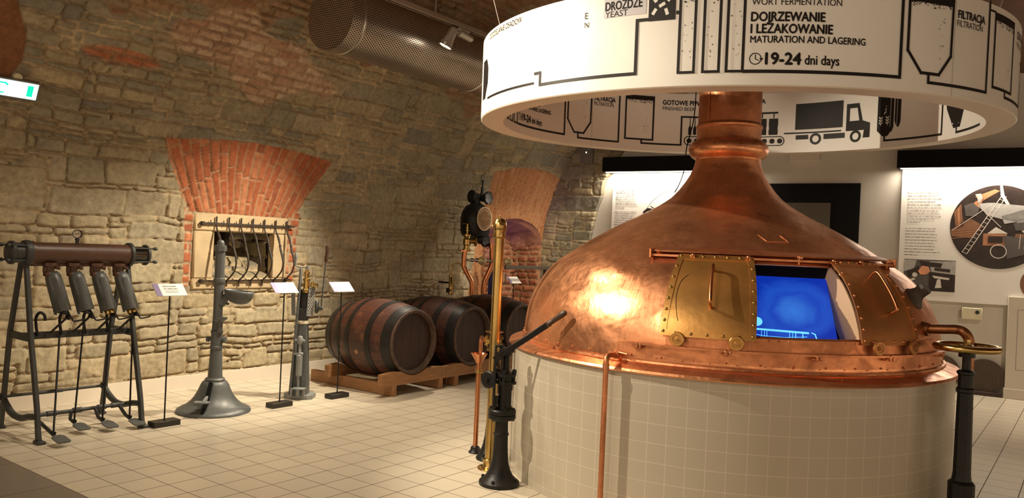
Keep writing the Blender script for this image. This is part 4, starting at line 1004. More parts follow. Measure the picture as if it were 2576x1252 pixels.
b = MB(); b.cyl((BX + .01, -.192, 1.305), (BX + .01, -.192, 1.345), .012, n=14); b.cyl((BX + .01, -.192, 1.332), (BX + .01, -.192, 1.345), .016, n=8); ga = (AF * .9 + AX * .15).normalized(); gc = Vector((BX + .01, -.192, 1.376)); b.lathe([(0, -.014), (.030, -.014), (.032, .008), (.030, .012), (.026, .012)], gc, ga, 28); g = b.build('pressure_gauge', 'blackgloss', T)
b = MB(); b.lathe([(.027, .009), (0, .0091)], gc, ga, 24); b.build('dial', 'white_dial', g)
b = MB(); u = Vector((0, 0, 1)).cross(ga).normalized(); b.bar(gc + ga * .0105 - u * .017, gc + ga * .0105 + u * .014 + Vector((0, 0, .003)), .003, .001, up=ga); b.build('needle', 'black', g)
for i, y in enumerate((-.375, -.222, -.062, .10)):
    b = MB(); b.cyl((BX + .03, y, 1.150), (BX + .03, y, 1.172), .046, .044, n=28); b.cyl((BX + .03, y, 1.10), (BX + .032, y + .004, 1.152), .024, .030, n=16); b.box((BX + .03, y - .03, 1.125), (.03, .022, .05), b=.004); b.cyl((BX + .045, y + .03, 1.14), (BX + .06, y + .055, 1.135), .012, n=12)
    b.box((BX + .04, y - .01, 1.092), (.05, .055, .035), (0, .25, .1), .006); b.build('valve', 'brown_paint', T)
    p0 = Vector((BX + .03, y + .015, 1.105)); p1 = Vector((BX + .125, y + .058, .835)); d = (p1 - p0); L = d.length; d.normalize()
    b = MB(); x, yy = frame(d); fa = (AF - d * AF.dot(d)).normalized(); a0 = math.atan2(fa.dot(yy), fa.dot(x))
    b.lathe([(.034, 0), (.050, .03), (.053, .08), (.056, L)], p0, d, 30, a0 - R(105), a0 + R(105), uvr=.055); sh = b.build('bottle_guard', 'grey', T)
    sd = sh.modifiers.new('t', 'SOLIDIFY'); sd.thickness = .003
    b = MB(); b.lathe([(.057 * 1., 0), (.057, .235)], p0 + d * .05, d, 8, a0 - R(66 if i else 46), a0 - R(26 if i else 20), uvr=.057); b.build('perforated_strip', 'perf_grey', sh)
    if i > 1:
        b = MB(); q = p1 - d * .03; b.cyl(q, q + d * .055, .030, .033, n=20); b.build('brass_cup', 'brass', T)
    yb = y + .03
    b = MB(); b.tube([(-1.20, y - .075, .675), (-1.205, y - .085, .74), (-1.20, y - .09, .80), (-1.185, y - .075, .835), (-1.17, y - .052, .82), (-1.165, y - .045, .78)], .0095, 10, smooth=4); b.build('hook_lever', 'iron', T)
    b = MB(); b.bar((-1.205, y - .045 + .05, .69), (-1.155, y + .105, .812), .034, .014, b=.003); b.tube([(-1.155, y + .105, .812), (-1.145, y + .06, .83), (-1.15, y + .0, .845)], .008, 8, smooth=3); b.cyl((-1.165, y + .09, .80), (-1.13, y + .10, .80), .012, n=12); b.build('lift_arm', 'iron', T)
    b = MB(); b.tube([(-1.15, y + .08, .86), (-1.14, y + .115, .79), (-1.13, y + .13, .772), (-1.11, y + .19, .785)], .006, 8, smooth=3); b.build('side_handle', 'iron', T)
    pd = [(-.845, -.445), (-1.10, -.20), (-1.04, -.035), (-.99, .135)][i]; zt = [.67, .80, .80, .80][i]
    tx_, ty_ = [(-1.20, -.31), (-1.165, -.165), (-1.165, .02), (-1.165, .185)][i]
    bx_, by_ = pd[0] - .05, pd[1] - .01
    b = MB(); b.tube([(tx_, ty_, zt), (tx_ + (bx_ - tx_) * .15, ty_ + (by_ - ty_) * .15, zt - .12), (bx_, by_, .075)], .0065, 8); b.cyl((bx_ - .012, by_, .07), (bx_ + .012, by_, .07), .013, n=12); b.build('pull_rod', 'iron', T)
    b = MB(); b.tube([(-1.20, by_ + .0, .132), (bx_ - .06, by_, .075), (bx_, by_, .06)], .012, 10); b.build('pedal_arm', 'grey_dark', T)
    b = MB(); pm = Matrix.Translation((pd[0] + .035, pd[1], .045)) @ Matrix.Rotation(.18, 4, 'Y'); b.prism([(-.065, -.022), (-.04, -.042), (.05, -.042), (.062, -.03), (.062, .03), (.05, .042), (-.04, .042), (-.065, .022)], .008, pm); b.build('pedal', 'grey', T)
b = MB(); b.cyl((-1.20, -.515, .132), (-1.20, .18, .135), .013, n=14)
for y in (-.34, -.17, -.0, .10): b.cyl((-1.20, y - .03, .134), (-1.20, y + .03, .134), .019, n=14)
b.build('pedal_shaft', 'grey_dark', T)
b = MB(); b.cyl((-1.545, -.52, .22), (-1.545, .185, .22), .010, n=12); b.cyl((-1.545, -.3, .22), (-1.545, -.12, .22), .014, n=12); b.build('tie_bar', 'grey_dark', T)

# ------------------------------------------------------------------ label stands
def label_stand():
    t = thing('label_stand', '', 'sign', (0, 0, 0), 'label stands in front of the exhibits')
    b = MB(); b.box((0, 0, .02), (.10, .20, .04), b=.002); b.build('base', 'blackgloss', t)
    b = MB(); b.cyl((0, 0, .04), (0, 0, .985), .0055, n=12); b.build('post', 'iron', t)
    mt = Matrix.Translation((.0, 0, .995)) @ Matrix.Rotation(R(45), 4, 'Y')
    b = MB(); b.box((0, 0, 0), (.115, .235, .006)); b.v = [tuple(mt @ Vector(v)) for v in b.v]; p = b.build('panel', 'white', t)
    b = MB(); b.add([mt @ Vector(q) for q in ((-.0575, -.1175, .0036), (.0575, -.1175, .0036), (.0575, -.076, .0036), (-.0575, -.076, .0036))], [(0, 1, 2, 3)]); b.build('purple_edge', 'purple', p)
    return t, mt, p
t0, mt0, p0_ = label_stand()
spots = [(-.905, .315), (-.912, 1.335), (-.900, 1.948), (-1.56, 5.45)]
labs = ['label stand beside the four-station filling bench, black post and slanted panel with printed title', 'blank white label stand between the bell-footed grey pump and the corking machine',
        'blank white label stand in front of the left end of the barrel rack', 'dim label stand far off before the brick niche, behind the barrels']
for i, (sp, lb) in enumerate(zip(spots, labs)):
    t = t0 if i == 0 else copy_tree(t0)
    t.location = (sp[0], sp[1], 0); t['label'] = lb
def art_on(parent, base, mt, A, m, name, z=.0042):
    o = A.mb(lambda u, v: Vector(base) + (mt @ Vector((-v, u, z)))).build(name, m, parent); return o
A = Art(); A.put(text2d('Ręczna maszyna', .021, .10, .0002), -.045, .026); A.put(text2d('do rozlewu piwa', .021, .105, .0002), -.045, .002); 
for zq in (-.016, -.030):
    u = -.042
    while u < .052: q = .006 + .012 * random.random(); A.rect(u, zq, u + q, zq + .005, 1); u += q + .003
art_on([c for c in t0.children if c.name.startswith('panel')][0], t0.location, mt0, A, 'ink_grey', 'lettering')

# ------------------------------------------------------------------ grey bell-footed pump
PB = (-1.108, .848)
T = thing('bell_pump', 'grey cast-iron pump column on a wide bell-shaped foot with a side bowl', 'pump', (*PB, 0))
def L3(l, d, z): return loc3(PB, l, d, z)
b = MB(); b.lathe([(.283, 0), (.287, .008), (.280, .022), (.255, .036), (.215, .056), (.178, .088), (.150, .125), (.126, .170), (.108, .215), (.094, .238), (.088, .243), (.076, .245)], (*PB, 0), n=64); b.build('bell_foot', 'grey', T)
b = MB(); b.lathe([(.076, .243), (.078, .258), (.070, .268), (.058, .272), (.056, .285), (.050, .40), (.046, .498), (.052, .502), (.053, .520), (.046, .526), (.043, .62), (.048, .625), (.048, .645), (.040, .652), (.038, .72), (.036, .74), (.037, 1.02), (.044, 1.028), (.046, 1.04), (.044, 1.064), (.038, 1.07), (.038, 1.288), (.047, 1.292), (.048, 1.322), (.040, 1.326)], (*PB, 0), n=36); b.build('column', 'grey', T)
b = MB(); b.lathe([(.046, 1.322), (.046, 1.332), (.030, 1.335), (.029, 1.352), (.022, 1.368), (.010, 1.376), (0, 1.377)], (*PB, 0), n=28); b.cyl(L3(0, 0, 1.285), L3(0, 0, 1.322), .050, n=8); b.build('cap', 'grey', T)
# bowl: half dish on a bracket
b = MB(); n = 26; mrow = 9; vs = []; fs = []
for i in range(mrow + 1):
    t = i / mrow * PI / 2; rr = math.cos(t) ** .8; z = .985 - .112 * math.sin(t)
    for k in range(n):
        a = 2 * PI * k / n; ex = (.125 if math.cos(a) > 0 else .11); vs.append(L3(.155 + .012 * (1 - rr) + ex * rr * math.cos(a), .085 * rr * math.sin(a), z - (.010 * (math.cos(a) * rr + 1) if i == 0 else .010 * (math.cos(a) * rr + 1))))
for i in range(mrow): fs += [(i * n + k, i * n + (k + 1) % n, (i + 1) * n + (k + 1) % n, (i + 1) * n + k) for k in range(n)]
b.add(vs, fs); o = b.build('bowl', 'grey', T, 60); sd = o.modifiers.new('t', 'SOLIDIFY'); sd.thickness = .006
b = MB(); b.tube([L3(.02, .0, .86), L3(.05, .0, .90), L3(.075, 0, .935), L3(.11, 0, .93)], [.035, .03, .028, .02], 12, smooth=4); b.cyl(L3(.06, .0, .865), L3(.085, 0, .865), .010, n=10); b.build('bowl_bracket', 'grey', T)
b = MB(); b.cyl(L3(.030, .03, .742), L3(.030, .03, .756), .056, n=28); b.cyl(L3(.030, .03, .72), L3(.030, .03, .742), .03, .05, n=24); b.cyl(L3(.03, .03, .64), L3(.03, .03, .74), .024, n=16); b.build('side_cup', 'grey', T)
b = MB(); b.cyl(L3(-.075, .0, .575), L3(.072, 0, .575), .015, n=12); b.cyl(L3(-.08, 0, .575), L3(-.06, 0, .575), .022, n=14); b.cyl(L3(.05, 0, .575), L3(.075, 0, .575), .026, n=14); b.build('cross_bolt', 'grey', T)
# pedal through the slot of the bell
b = MB(); mt = Matrix((AX, Vector((0, 0, 1)), AF)).transposed().to_4x4(); mt.translation = L3(.012, .150, .17); rot = Matrix.Rotation(R(-28), 4, 'X'); 
b.box((0, 0, 0), (.026, .17, .03)); b.v = [tuple(mt @ rot @ Vector(v)) for v in b.v]; mt2 = mt.copy(); mt2.translation = L3(.012, .225, .06); b2 = MB(); b2.box((0, 0, 0), (.022, .10, .03)); b2.v = [tuple(mt2 @ Matrix.Rotation(R(-58), 4, 'X') @ Vector(v)) for v in b2.v]; o_ = len(b.v); b.v += b2.v; b.f += [tuple(o_ + k for k in f) for f in b2.f]; b.build('slot', 'black', T)
b = MB(); b.bar(L3(.012, .13, .155), L3(.006, .24, .112), .022, .03, b=.003); b.prism([(-.058, -.03), (.058, -.03), (.05, .03), (-.05, .03)], .010, Matrix((AX, AF, Vector((0, 0, 1)))).transposed().to_4x4()); 
k0 = len(b.v) - 8; b.v[k0:] = [tuple(Vector(v) + L3(.0, .255, .118)) for v in b.v[k0:]]; b.build('pedal', 'grey_light', T)

# ------------------------------------------------------------------ corking machine with crank and lever
HB = (-1.12, 1.70)
T = thing('corking_machine', 'grey hand-operated corking machine with brass valve, mesh guards and long wooden-handled lever', 'corking machine', (*HB, 0))
def H3(l, d, z): return loc3(HB, l, d, z)
ROTH = Matrix((AX, AF, Vector((0, 0, 1)))).transposed()
b = MB(); mt = Matrix((AX, AF, Vector((0, 0, 1)))).transposed().to_4x4(); mt.translation = H3(0, 0, .018)
b.prism([(-.135, .0), (-.11, .075), (-.03, .11), (.10, .11), (.135, .07), (.135, -.06), (.08, -.11), (-.08, -.11)], .036, mt); b.build('base_plate', 'grey_light', T)
b = MB(); vs = []
for z, w, d in ((.03, .078, .06), (.66, .048, .042)):
    vs += [H3(-w, -d, z), H3(w, -d, z), H3(w, d, z), H3(-w, d, z)]
b.add(vs, [(3, 2, 1, 0), (4, 5, 6, 7), (0, 1, 5, 4), (1, 2, 6, 5), (2, 3, 7, 6), (3, 0, 4, 7)]); b.build('column', 'grey', T)
b = MB(); b.lathe([(.040, .655), (.056, .66), (.058, .672), (.056, .684), (.040, .69)], (*H3(.005, 0, 0).xy, 0), n=28); b.build('rope_ring', 'rope', T)
b = MB(); n = 40; vs = []; fs = []
for i, (r, z) in enumerate(((.042, .685), (.052, .76), (.058, .80))):
    for k in range(n): q = r * (1 + .10 * (k % 2)); a = 2 * PI * k / n + i * .22; p = H3(.005 + q * math.cos(a), q * math.sin(a), z); vs.append(p)
for i in range(2): fs += [(i * n + k, i * n + (k + 1) % n, (i + 1) * n + (k + 1) % n, (i + 1) * n + k) for k in range(n)]
b.add(vs, fs); b.build('fluted_cone', 'grey_dark', T, 10)
b = MB(); b.box(H3(.0, -.01, .86), (.085, .07, .20), ROTH, .004); b.build('housing', 'blackgloss', T)
b = MB(); b.bar(H3(-.052, .075, .09), H3(-.014, .058, 1.15), .020, .030, up=AF, b=.003)
for z in (.50, .76, .92, 1.0): b.cyl(H3(-.035 + z * .02, .085, z), H3(-.035 + z * .02, .10, z), .010, n=12)
b.build('guide_rail', 'grey', T)
for s, l0, l1, m_ in ((-1, -.088, -.05, 'perf_grey'), (1, .052, .092, 'perf_grey')):
    z0, z1 = (.735, .955) if s < 0 else (.735, .985); b = MB(); P = [H3(l0 + .0, .055 if s > 0 else .02, z0), H3(l1, .055 if s < 0 else .01, z0), H3(l1 + .012 * s, .055 if s < 0 else .01, z1), H3(l0 + .012 * s, .055 if s > 0 else .02, z1)]
    off = AF * -.004; b.add(P, [(0, 1, 2, 3)], [[(0, 0), (.05, 0), (.05, z1 - z0), (0, z1 - z0)]]); g = b.build('mesh_guard', 'perf_guard', T)
    b = MB()
    for i in range(4): b.bar(P[i], P[(i + 1) % 4], .007, .007)
    b.build('guard_frame', 'grey_light', g)
b = MB(); b.lathe([(.030, .938), (.034, .945), (.034, .965), (.027, .972), (.025, 1.04), (.032, 1.045), (.032, 1.06), (.020, 1.068), (.018, 1.10), (.026, 1.104), (.026, 1.118), (.014, 1.125), (.014, 1.155), (0, 1.157)], (*H3(.032, .03, 0).xy, 0), n=24); b.cyl(H3(-.03, .03, 1.005), H3(.12, .03, 1.005), .013, n=14); b.cyl(H3(-.035, .03, 1.005), H3(-.015, .03, 1.005), .019, n=16); b.cyl(H3(.085, .03, .99), H3(.085, .03, 1.035), .014, n=14); b.cyl(H3(.11, .03, 1.005), H3(.13, .03, 1.005), .02, n=6); b.build('brass_valve', 'brass', T)
b = MB(); b.tube([H3(.055, .03, 1.155), H3(.02, .035, 1.162), H3(-.02, .04, 1.160), H3(-.066, .04, 1.172), H3(-.07, .04, 1.18)], .007, 10, smooth=3); b.cyl(H3(.04, .03, 1.145), H3(.04, .03, 1.175), .014, n=14); cr = b.build('crank', 'grey_light', T)
b = MB(); b.lathe([(.006, 0), (.006, .03), (.008, .045), (.014, .065), (.015, .08), (.010, .105), (0, .112)], H3(-.068, .04, 1.178), n=18); b.build('crank_grip', 'grey_light', cr)
b = MB(); b.tube([H3(.07, .03, 1.16), H3(.085, .03, 1.15), H3(.08, .03, 1.08), H3(.075, .03, 1.05)], .004, 8, smooth=3); b.build('return_spring', 'steel', T)
b = MB(); b.box(H3(.125, .0, .815), (.03, .06, .12), ROTH, .012); b.build('lever_block', 'grey_dark', T)
b = MB(); b.tube([H3(.125, .01, .79), H3(.155, .012, .80), H3(.168, .012, .815), H3(.170, .012, .90), H3(.192, .012, 1.23)], .006, 10, smooth=3); b.box(H3(.160, .012, .80), (.04, .018, .035), ROTH, .004); lv = b.build('lever', 'grey_dark', T)
d_ = (H3(.204, .012, 1.37) - H3(.192, .012, 1.225)).normalized(); b = MB(); b.lathe([(.013, 0), (.016, .01), (.014, .04), (.016, .09), (.018, .125), (.014, .142), (0, .146)], H3(.192, .012, 1.222), d_, 18); b.build('lever_handle', 'handle_wood', lv)
b = MB(); b.lathe([(.022, .205), (.027, .21), (.028, .385), (.020, .39), (.014, .40), (.014, .485), (.022, .487), (.026, .495), (.026, .535), (.020, .552), (0, .562)], (*H3(.012, .085, 0).xy, 0), n=24); b.box(H3(.0, .085, .40), (.085, .03, .022), ROTH, .004); b.cyl(H3(-.03, .085, .515), H3(.055, .085, .515), .014, n=14); b.box(H3(-.02, .085, .46), (.012, .02, .12), ROTH, .002); b.cyl(H3(.01, .085, .06), H3(.01, .085, .21), .010, .014, n=12); b.build('piston', 'grey_light', T)
b = MB(); b.box(H3(.03, .125, .102), (.11, .07, .012), ROTH, .003); b.box(H3(.02, .105, .065), (.03, .05, .07), ROTH, .004); b.box(H3(-.04, .095, .06), (.02, .04, .08), ROTH, .004); b.box(H3(.065, .095, .06), (.02, .04, .07), ROTH, .004); b.build('pedal', 'grey_light', T)

# ------------------------------------------------------------------ barrels on pine cradles
def barrel():
    t = thing('wooden_barrel', '', 'barrel', (0, 0, 0), 'old beer barrels lying on the rack')
    L_ = .92; Rh, Rb = .300, .375
    def br(x): u = x / (L_ / 2); return Rb - (Rb - Rh) * abs(u) ** 2.0
    xs = [L_ / 2 * (k / 14) for k in range(-14, 15)]
    b = MB(); b.lathe([(br(x), x) for x in xs], (0, 0, 0), (1, 0, 0), 72); b.build('staves', 'staves', t, 60)
    for s in (1, -1):
        x1 = s * L_ / 2; b = MB(); b.lathe([(Rh + .002, 0), (Rh + .004, s * .006), (Rh - .004, s * .014), (Rh - .024, s * .012), (Rh - .030, s * -.002), (Rh - .030, s * -.04)], (x1, 0, 0), (1, 0, 0), 72); b.build('rim', 'wood_worn', t, 50)
        b = MB(); b.lathe([(Rh - .028, 0), (0, .0005 * s)], (x1 - s * .038, 0, 0), (1, 0, 0), 48); b.box((x1 - s * .0385, 0, 0), (.004, .003, .54)); b.box((x1 - s * .0385, .11, 0), (.004, .002, .49)); b.box((x1 - s * .0385, -.12, 0), (.004, .002, .48)); b.build('head', 'wood_dark', t)
    for x0, w in ((.405, .095), (.205, .065), (-.07, .055), (-.235, .055), (-.405, .095)):
        p = []
        for k in range(5): x = x0 - w / 2 + w * k / 4; p.append((br(x) + .004, x))
        b = MB(); b.lathe([(p[0][0] - .004, p[0][1])] + p + [(p[-1][0] - .004, p[-1][1])], (0, 0, 0), (1, 0, 0), 72); a = 2.3 + x0; b.sph((x0, (br(x0) + .004) * math.cos(a), (br(x0) + .004) * math.sin(a)), .008, 8); b.build('hoop', 'hoop', t, 60)
    b = MB(); a = R(197); q = Vector((.07, br(.07) * math.cos(a), br(.07) * math.sin(a))); b.cyl(q * .98, q * 1.0 + Vector((0, math.cos(a), math.sin(a))) * .006, .022, .020, n=18); b.build('bung', 'bung', t)
    return t
bt = barrel()
for i, (y, rx, lb) in enumerate(((2.61, .0, 'reddish-brown oak barrel nearest the corking machine, its whole side and end in view'), (3.47, .9, 'middle oak barrel, its head half hidden by the tall brass pole'), (4.34, 2.2, 'darkest oak barrel at the far end of the row, beside the copper kettle'))):
    t = bt if i == 0 else copy_tree(bt)
    t.location = (-1.06, y, .487); t.rotation_euler = (0, 0, R((-1.5, .5, 0)[i])); t['label'] = lb
    if rx:
        pass
def rack():
    t = thing('barrel_rack', '', 'barrel rack', (0, 0, 0), 'pine racks under the barrels')
    for x in (.43, -.30):
        b = MB(); prf = [(-.435, .0)] ; n = 16
        rb = .375 - .075 * (abs(x + .01) / .46) ** 2 + .004; arc = []
        for k in range(n + 1):
            dy = -.20 + .40 * k / n; arc.append((dy, min(.124, .487 - math.sqrt(rb * rb - (dy + .025) ** 2) - .10)))
        top = [(-.435, .112), (-.30, .124)] + arc + [(.30, .124), (.435, .112)]
        poly = [(-.435, 0)] + top + [(.435, 0)]; poly = [(p[0], p[1]) for p in poly]
        mt = Matrix(((0, 0, 1, x), (1, 0, 0, 0), (0, 1, 0, .10), (0, 0, 0, 1))); b.prism(poly, .055, mt); b.build('cradle_beam', 'wood', t, recalc=True)
    for y in (-.27, .37):
        b = MB(); b.box((-.12, y, .055), (1.16, .05, .105), b=.004); b.build('runner', 'wood', t)
    return t
rk = rack()
for i, (y, lb) in enumerate(((2.635, 'pine rack section under the reddish-brown barrel, left end of the rack'), (3.51, 'pine rack section under the middle barrel'), (4.385, 'pine rack section under the darkest far barrel'))):
    t = rk if i == 0 else copy_tree(rk)
    t.location = (-1.05, y, 0); t['label'] = lb
# ------------------------------------------------------------------ black lever pump in front of the kettle
FP = (1.722, .932)
T = thing('lever_pump', 'black cast-iron hand pump on a trumpet foot with raised wooden-gripped lever, nearest the visitor', 'hand pump', (*FP, 0))
def F3(l, d, z): return loc3(FP, l, d, z)
b = MB(); b.lathe([(.118, 0), (.122, .008), (.120, .022), (.104, .034), (.082, .055), (.066, .085), (.055, .12), (.048, .16), (.044, .22), (.042, .292), (.046, .296), (.047, .306), (.042, .310), (.039, .36), (.040, .40)], (*FP, 0), n=48)
for a in (20, 110, 200, 290): b.cyl(F3(.105 * math.cos(R(a)), .105 * math.sin(R(a)), .02), F3(.105 * math.cos(R(a)), .105 * math.sin(R(a)), .045), .009, n=8)
b.build('foot', 'iron', T)
b = MB(); b.lathe([(.040, .392), (.078, .392), (.083, .398), (.083, .418), (.078, .421), (.083, .424), (.083, .446), (.078, .452), (.045, .453)], (*FP, 0), n=40)
for a in range(15, 375, 60): b.cyl(F3(.068 * math.cos(R(a)), .068 * math.sin(R(a)), .385), F3(.068 * math.cos(R(a)), .068 * math.sin(R(a)), .462), .010, n=6)
b.build('flange', 'iron', T)
c = F3(.012, 0, 0)
b = MB(); b.lathe([(.042, .45), (.041, .56), (.046, .57), (.046, .598), (.052, .602), (.052, .618), (.044, .622), (.044, .645)], (c.x, c.y, 0), n=36); b.build('barrel', 'iron', T)
b = MB(); b.lathe([(.02, .645), (.060, .647), (.064, .652), (.064, .664), (.058, .668), (.024, .670)], (c.x, c.y, 0), n=36)
for a in range(0, 360, 90):
    p = c + (AX * math.cos(R(a + 10)) + AF * math.sin(R(a + 10))) * .052; b.cyl(p + Vector((0, 0, .60)), p + Vector((0, 0, .69)), .008, n=8); b.cyl(p + Vector((0, 0, .668)), p + Vector((0, 0, .688)), .013, n=6); b.cyl(p + Vector((0, 0, .602)), p + Vector((0, 0, .618)), .015, n=8)
b.build('gland', 'iron', T)
b = MB(); b.cyl(c + Vector((0, 0, .665)), c + Vector((0, 0, .79)), .021, n=20); b.lathe([(.024, .768), (.030, .772), (.032, .80), (.028, .815), (.018, .82), (0, .822)], (c.x, c.y, 0), n=20); b.cyl(c - AX * .045 + Vector((0, 0, .798)), c + AX * .045 + Vector((0, 0, .798)), .010, n=10); b.build('piston_rod', 'iron', T)
b = MB(); b.bar(F3(-.052, .035, .47), F3(-.053, .035, .835), .016, .030, up=AF, b=.003); b.bar(F3(-.06, .035, .828), F3(.0, .035, .832), .012, .026, up=AF, b=.002); b.bar(F3(-.05, .03, .455), F3(-.035, .02, .53), .03, .03, up=AF, b=.004)
b.bar(F3(-.028, .035, .55), F3(-.01, .035, .76), .010, .018, up=AF, b=.002); b.build('guide_bracket', 'iron', T)
b = MB(); q = F3(-.088, -.02, .618); b.lathe([(.0, -.015), (.046, -.015), (.052, -.01), (.052, .01), (.046, .015), (.012, .015), (.012, .028), (0, .029)], q, (AF * .8 - AX * .6), 32); b.cyl(q, F3(-.03, 0, .618), .014); b.build('side_valve', 'iron', T)
b = MB(); b.bar(F3(-.06, .04, .748), F3(.249, .155, .985), .034, .016, up=AF, b=.003); b.cyl(F3(-.03, .01, .772), F3(-.03, .06, .772), .024, n=18); b.cyl(F3(-.032, .045, .70), F3(-.045, .045, .76), .009, n=8); lv = b.build('lever', 'iron', T)
d_ = (F3(.343, .222, 1.066) - F3(.242, .150, .979)).normalized(); b = MB(); b.lathe([(.017, 0), (.019, .012), (.014, .02), (.0155, .06), (.0175, .11), (.0165, .135), (.010, .146), (0, .149)], F3(.242, .150, .979), d_, 20); b.build('lever_grip', 'handle_wood', lv)
# ------------------------------------------------------------------ tall brass pole
BP_ = (1.478, 1.148)
T = thing('brass_pole', 'tall polished brass pole with a ball-shaped cap, standing just behind the black lever pump', 'pole', (*BP_, 0))
b = MB(); b.lathe([(.075, 0), (.077, .006), (.074, .012), (.045, .016), (.042, .02), (.042, .062), (.036, .068)], (*BP_, 0), n=36)
for a in (0, 90, 180, 270): p = loc3(BP_, .058 * math.cos(R(a)), .058 * math.sin(R(a)), .012); b.sph(p, .008, 8)
b.build('foot_plate', 'brass', T)
b = MB(); b.lathe([(.0315, .06), (.0315, 1.47), (.037, 1.474), (.0385, 1.482), (.0375, 1.512), (.0405, 1.515), (.0405, 1.522)], (*BP_, 0), n=40); b.build('tube', 'brass', T)
b = MB(); b.lathe([(.040, 1.520), (.0435, 1.535), (.045, 1.553), (.0425, 1.572), (.034, 1.588), (.020, 1.597), (.006, 1.600), (.005, 1.606), (.007, 1.610), (.0055, 1.617), (0, 1.619)], (*BP_, 0), n=40); b.sph(loc3(BP_, -.043, .018, 1.545), .011, 14); b.cyl(loc3(BP_, -.03, .01, 1.545), loc3(BP_, -.043, .018, 1.545), .007)
for a in (-60, 0, 60): b.sph(loc3(BP_, .0385 * math.sin(R(a)), .0385 * math.cos(R(a)), 1.497), .005, 8)
b.build('ball_cap', 'brass', T)
# ------------------------------------------------------------------ valve standpipe, funnel pipe
VP = (1.335, 1.325)
T = thing('valve_standpipe', 'black standpipe with brass hand valve and bent spout half hidden by the brass pole', 'standpipe', (*VP, 0))
def V3(l, d, z): return loc3(VP, l, d, z)
b = MB(); b.lathe([(.085, 0), (.088, .01), (.08, .025), (.058, .06), (.045, .10), (.034, .16), (.028, .25), (.024, .40), (.022, .72)], (*VP, 0), n=32)
for a in (30, 120, 210, 300): b.cyl(V3(.07 * math.cos(R(a)), .07 * math.sin(R(a)), .02), V3(.07 * math.cos(R(a)), .07 * math.sin(R(a)), .05), .011, n=8)
b.build('foot', 'iron', T)
b = MB(); b.lathe([(.022, .715), (.044, .722), (.044, .740), (.026, .748), (.026, .765), (.038, .775), (.038, .815), (.022, .822), (.014, .828), (.010, .848)], (*VP, 0), n=28); b.cyl(V3(-.055, .0, .79), V3(.05, 0, .79), .025, n=20); b.cyl(V3(-.052, 0, .79), V3(-.042, 0, .79), .038, n=22); b.cyl(V3(.042, 0, .79), V3(.052, 0, .79), .038, n=22)
for s in (-1, 1):
    for a in (45, 135, 225, 315): b.cyl(V3(s * .055, .03 * math.cos(R(a)), .79 + .03 * math.sin(R(a))), V3(s * .062, .03 * math.cos(R(a)), .79 + .03 * math.sin(R(a))), .007, n=6)
b.build('valve_body', 'brass', T)
b = MB(); b.lathe([(0, .842), (.05, .844), (.062, .848), (.062, .852), (.04, .852), (0, .854)], (*VP, 0), n=32); b.build('hand_wheel', 'brass', T)
FU = (1.165, 1.388)
fc = Vector((FU[0], FU[1], 0)); 
b = MB(); s0 = V3(-.058, 0, .79); e0 = Vector((FU[0] + .006, FU[1] + .004, .655)); b.tube([s0, s0.lerp(Vector((e0.x, e0.y, .785)), .55), Vector((e0.x, e0.y, .775)) + (s0 - e0) * .12, Vector((e0.x, e0.y, .735)), e0], .0135, 14, smooth=6); b.build('spout', 'copper_pipe', T)
T = thing('funnel_pipe', 'slim copper pipe with funnel mouth on a small black foot, left of the brass pole', 'pipe', (*FU, 0))
b = MB(); b.lathe([(.056, .676), (.058, .680), (.055, .681), (.050, .674), (.022, .622), (.019, .615)], (*FU, 0), n=36); b.lathe([(.020, .615), (.026, .628), (.052, .672), (.056, .676)], (*FU, 0), n=36); b.build('funnel', 'copper_pipe', T)
b = MB(); b.lathe([(.018, .04), (.0165, .06), (.0165, .618)], (*FU, 0), n=24); b.build('tube', 'copper_pipe', T)
b = MB(); b.lathe([(.045, 0), (.046, .006), (.034, .018), (.030, .04), (.022, .046)], (*FU, 0), n=24); b.tube([Vector((FU[0], FU[1], .02)), Vector((FU[0] + .05, FU[1] - .012, .022)), Vector((VP[0] - .075, VP[1] + .02, .024))], .018, 10); b.build('foot', 'iron', T)
b = MB(); b.cyl((*FU, .545), (*FU, .572), .023, n=20); b.bar(Vector((FU[0] + .015, FU[1], .559)), Vector((VP[0] - .024, VP[1], .559)), .022, .008, b=.002); b.sph(Vector((FU[0], FU[1], .559)) + AX * .07 + AF * .012, .008, 8); b.build('clamp', 'brass', T)
# ------------------------------------------------------------------ brass wheel on a black column, right
WS = (4.0, 1.89)
T = thing('valve_wheel_stand', 'black iron column carrying a flat brass valve wheel, right of the kettle', 'valve stand', (*WS, 0))
b = MB(); b.lathe([(.064, 0), (.064, .29), (.056, .30), (.048, .305), (.043, .34), (.038, .76), (.044, .768), (.044, .782), (.037, .79), (.038, .855), (.045, .862), (.045, .872), (.034, .88), (.021, .884), (.021, .945), (.040, .948), (.040, .972), (.02, .975)], (WS[0] + .013, WS[1] + .01, 0), n=12); b.build('column', 'iron', T, 25)
wc = Vector((WS[0] + .013, WS[1] + .01, .998)); nwa = Vector((.02, .0, 1))
b = MB(); b.tube([wc + Vector((.145 * math.cos(2 * PI * k / 48), .145 * math.sin(2 * PI * k / 48), 0)) for k in range(48)], .018, 14, closed=True); b.lathe([(.03, -.012), (.03, .012), (.02, .016)], wc, n=24)
for a in (20, 110, 200, 290): d = Vector((math.cos(R(a)), math.sin(R(a)), 0)); b.bar(wc + d * .02, wc + d * .14, .028, .010, b=.002)
b.build('hand_wheel', 'brass', T)
b = MB(); b.cyl(wc + Vector((0, 0, .008)), wc + Vector((0, 0, .018)), .022, n=20); b.cyl(wc + Vector((0, 0, .018)), wc + Vector((0, 0, .042)), .018, n=6); b.build('hub_nut', 'brass', T)

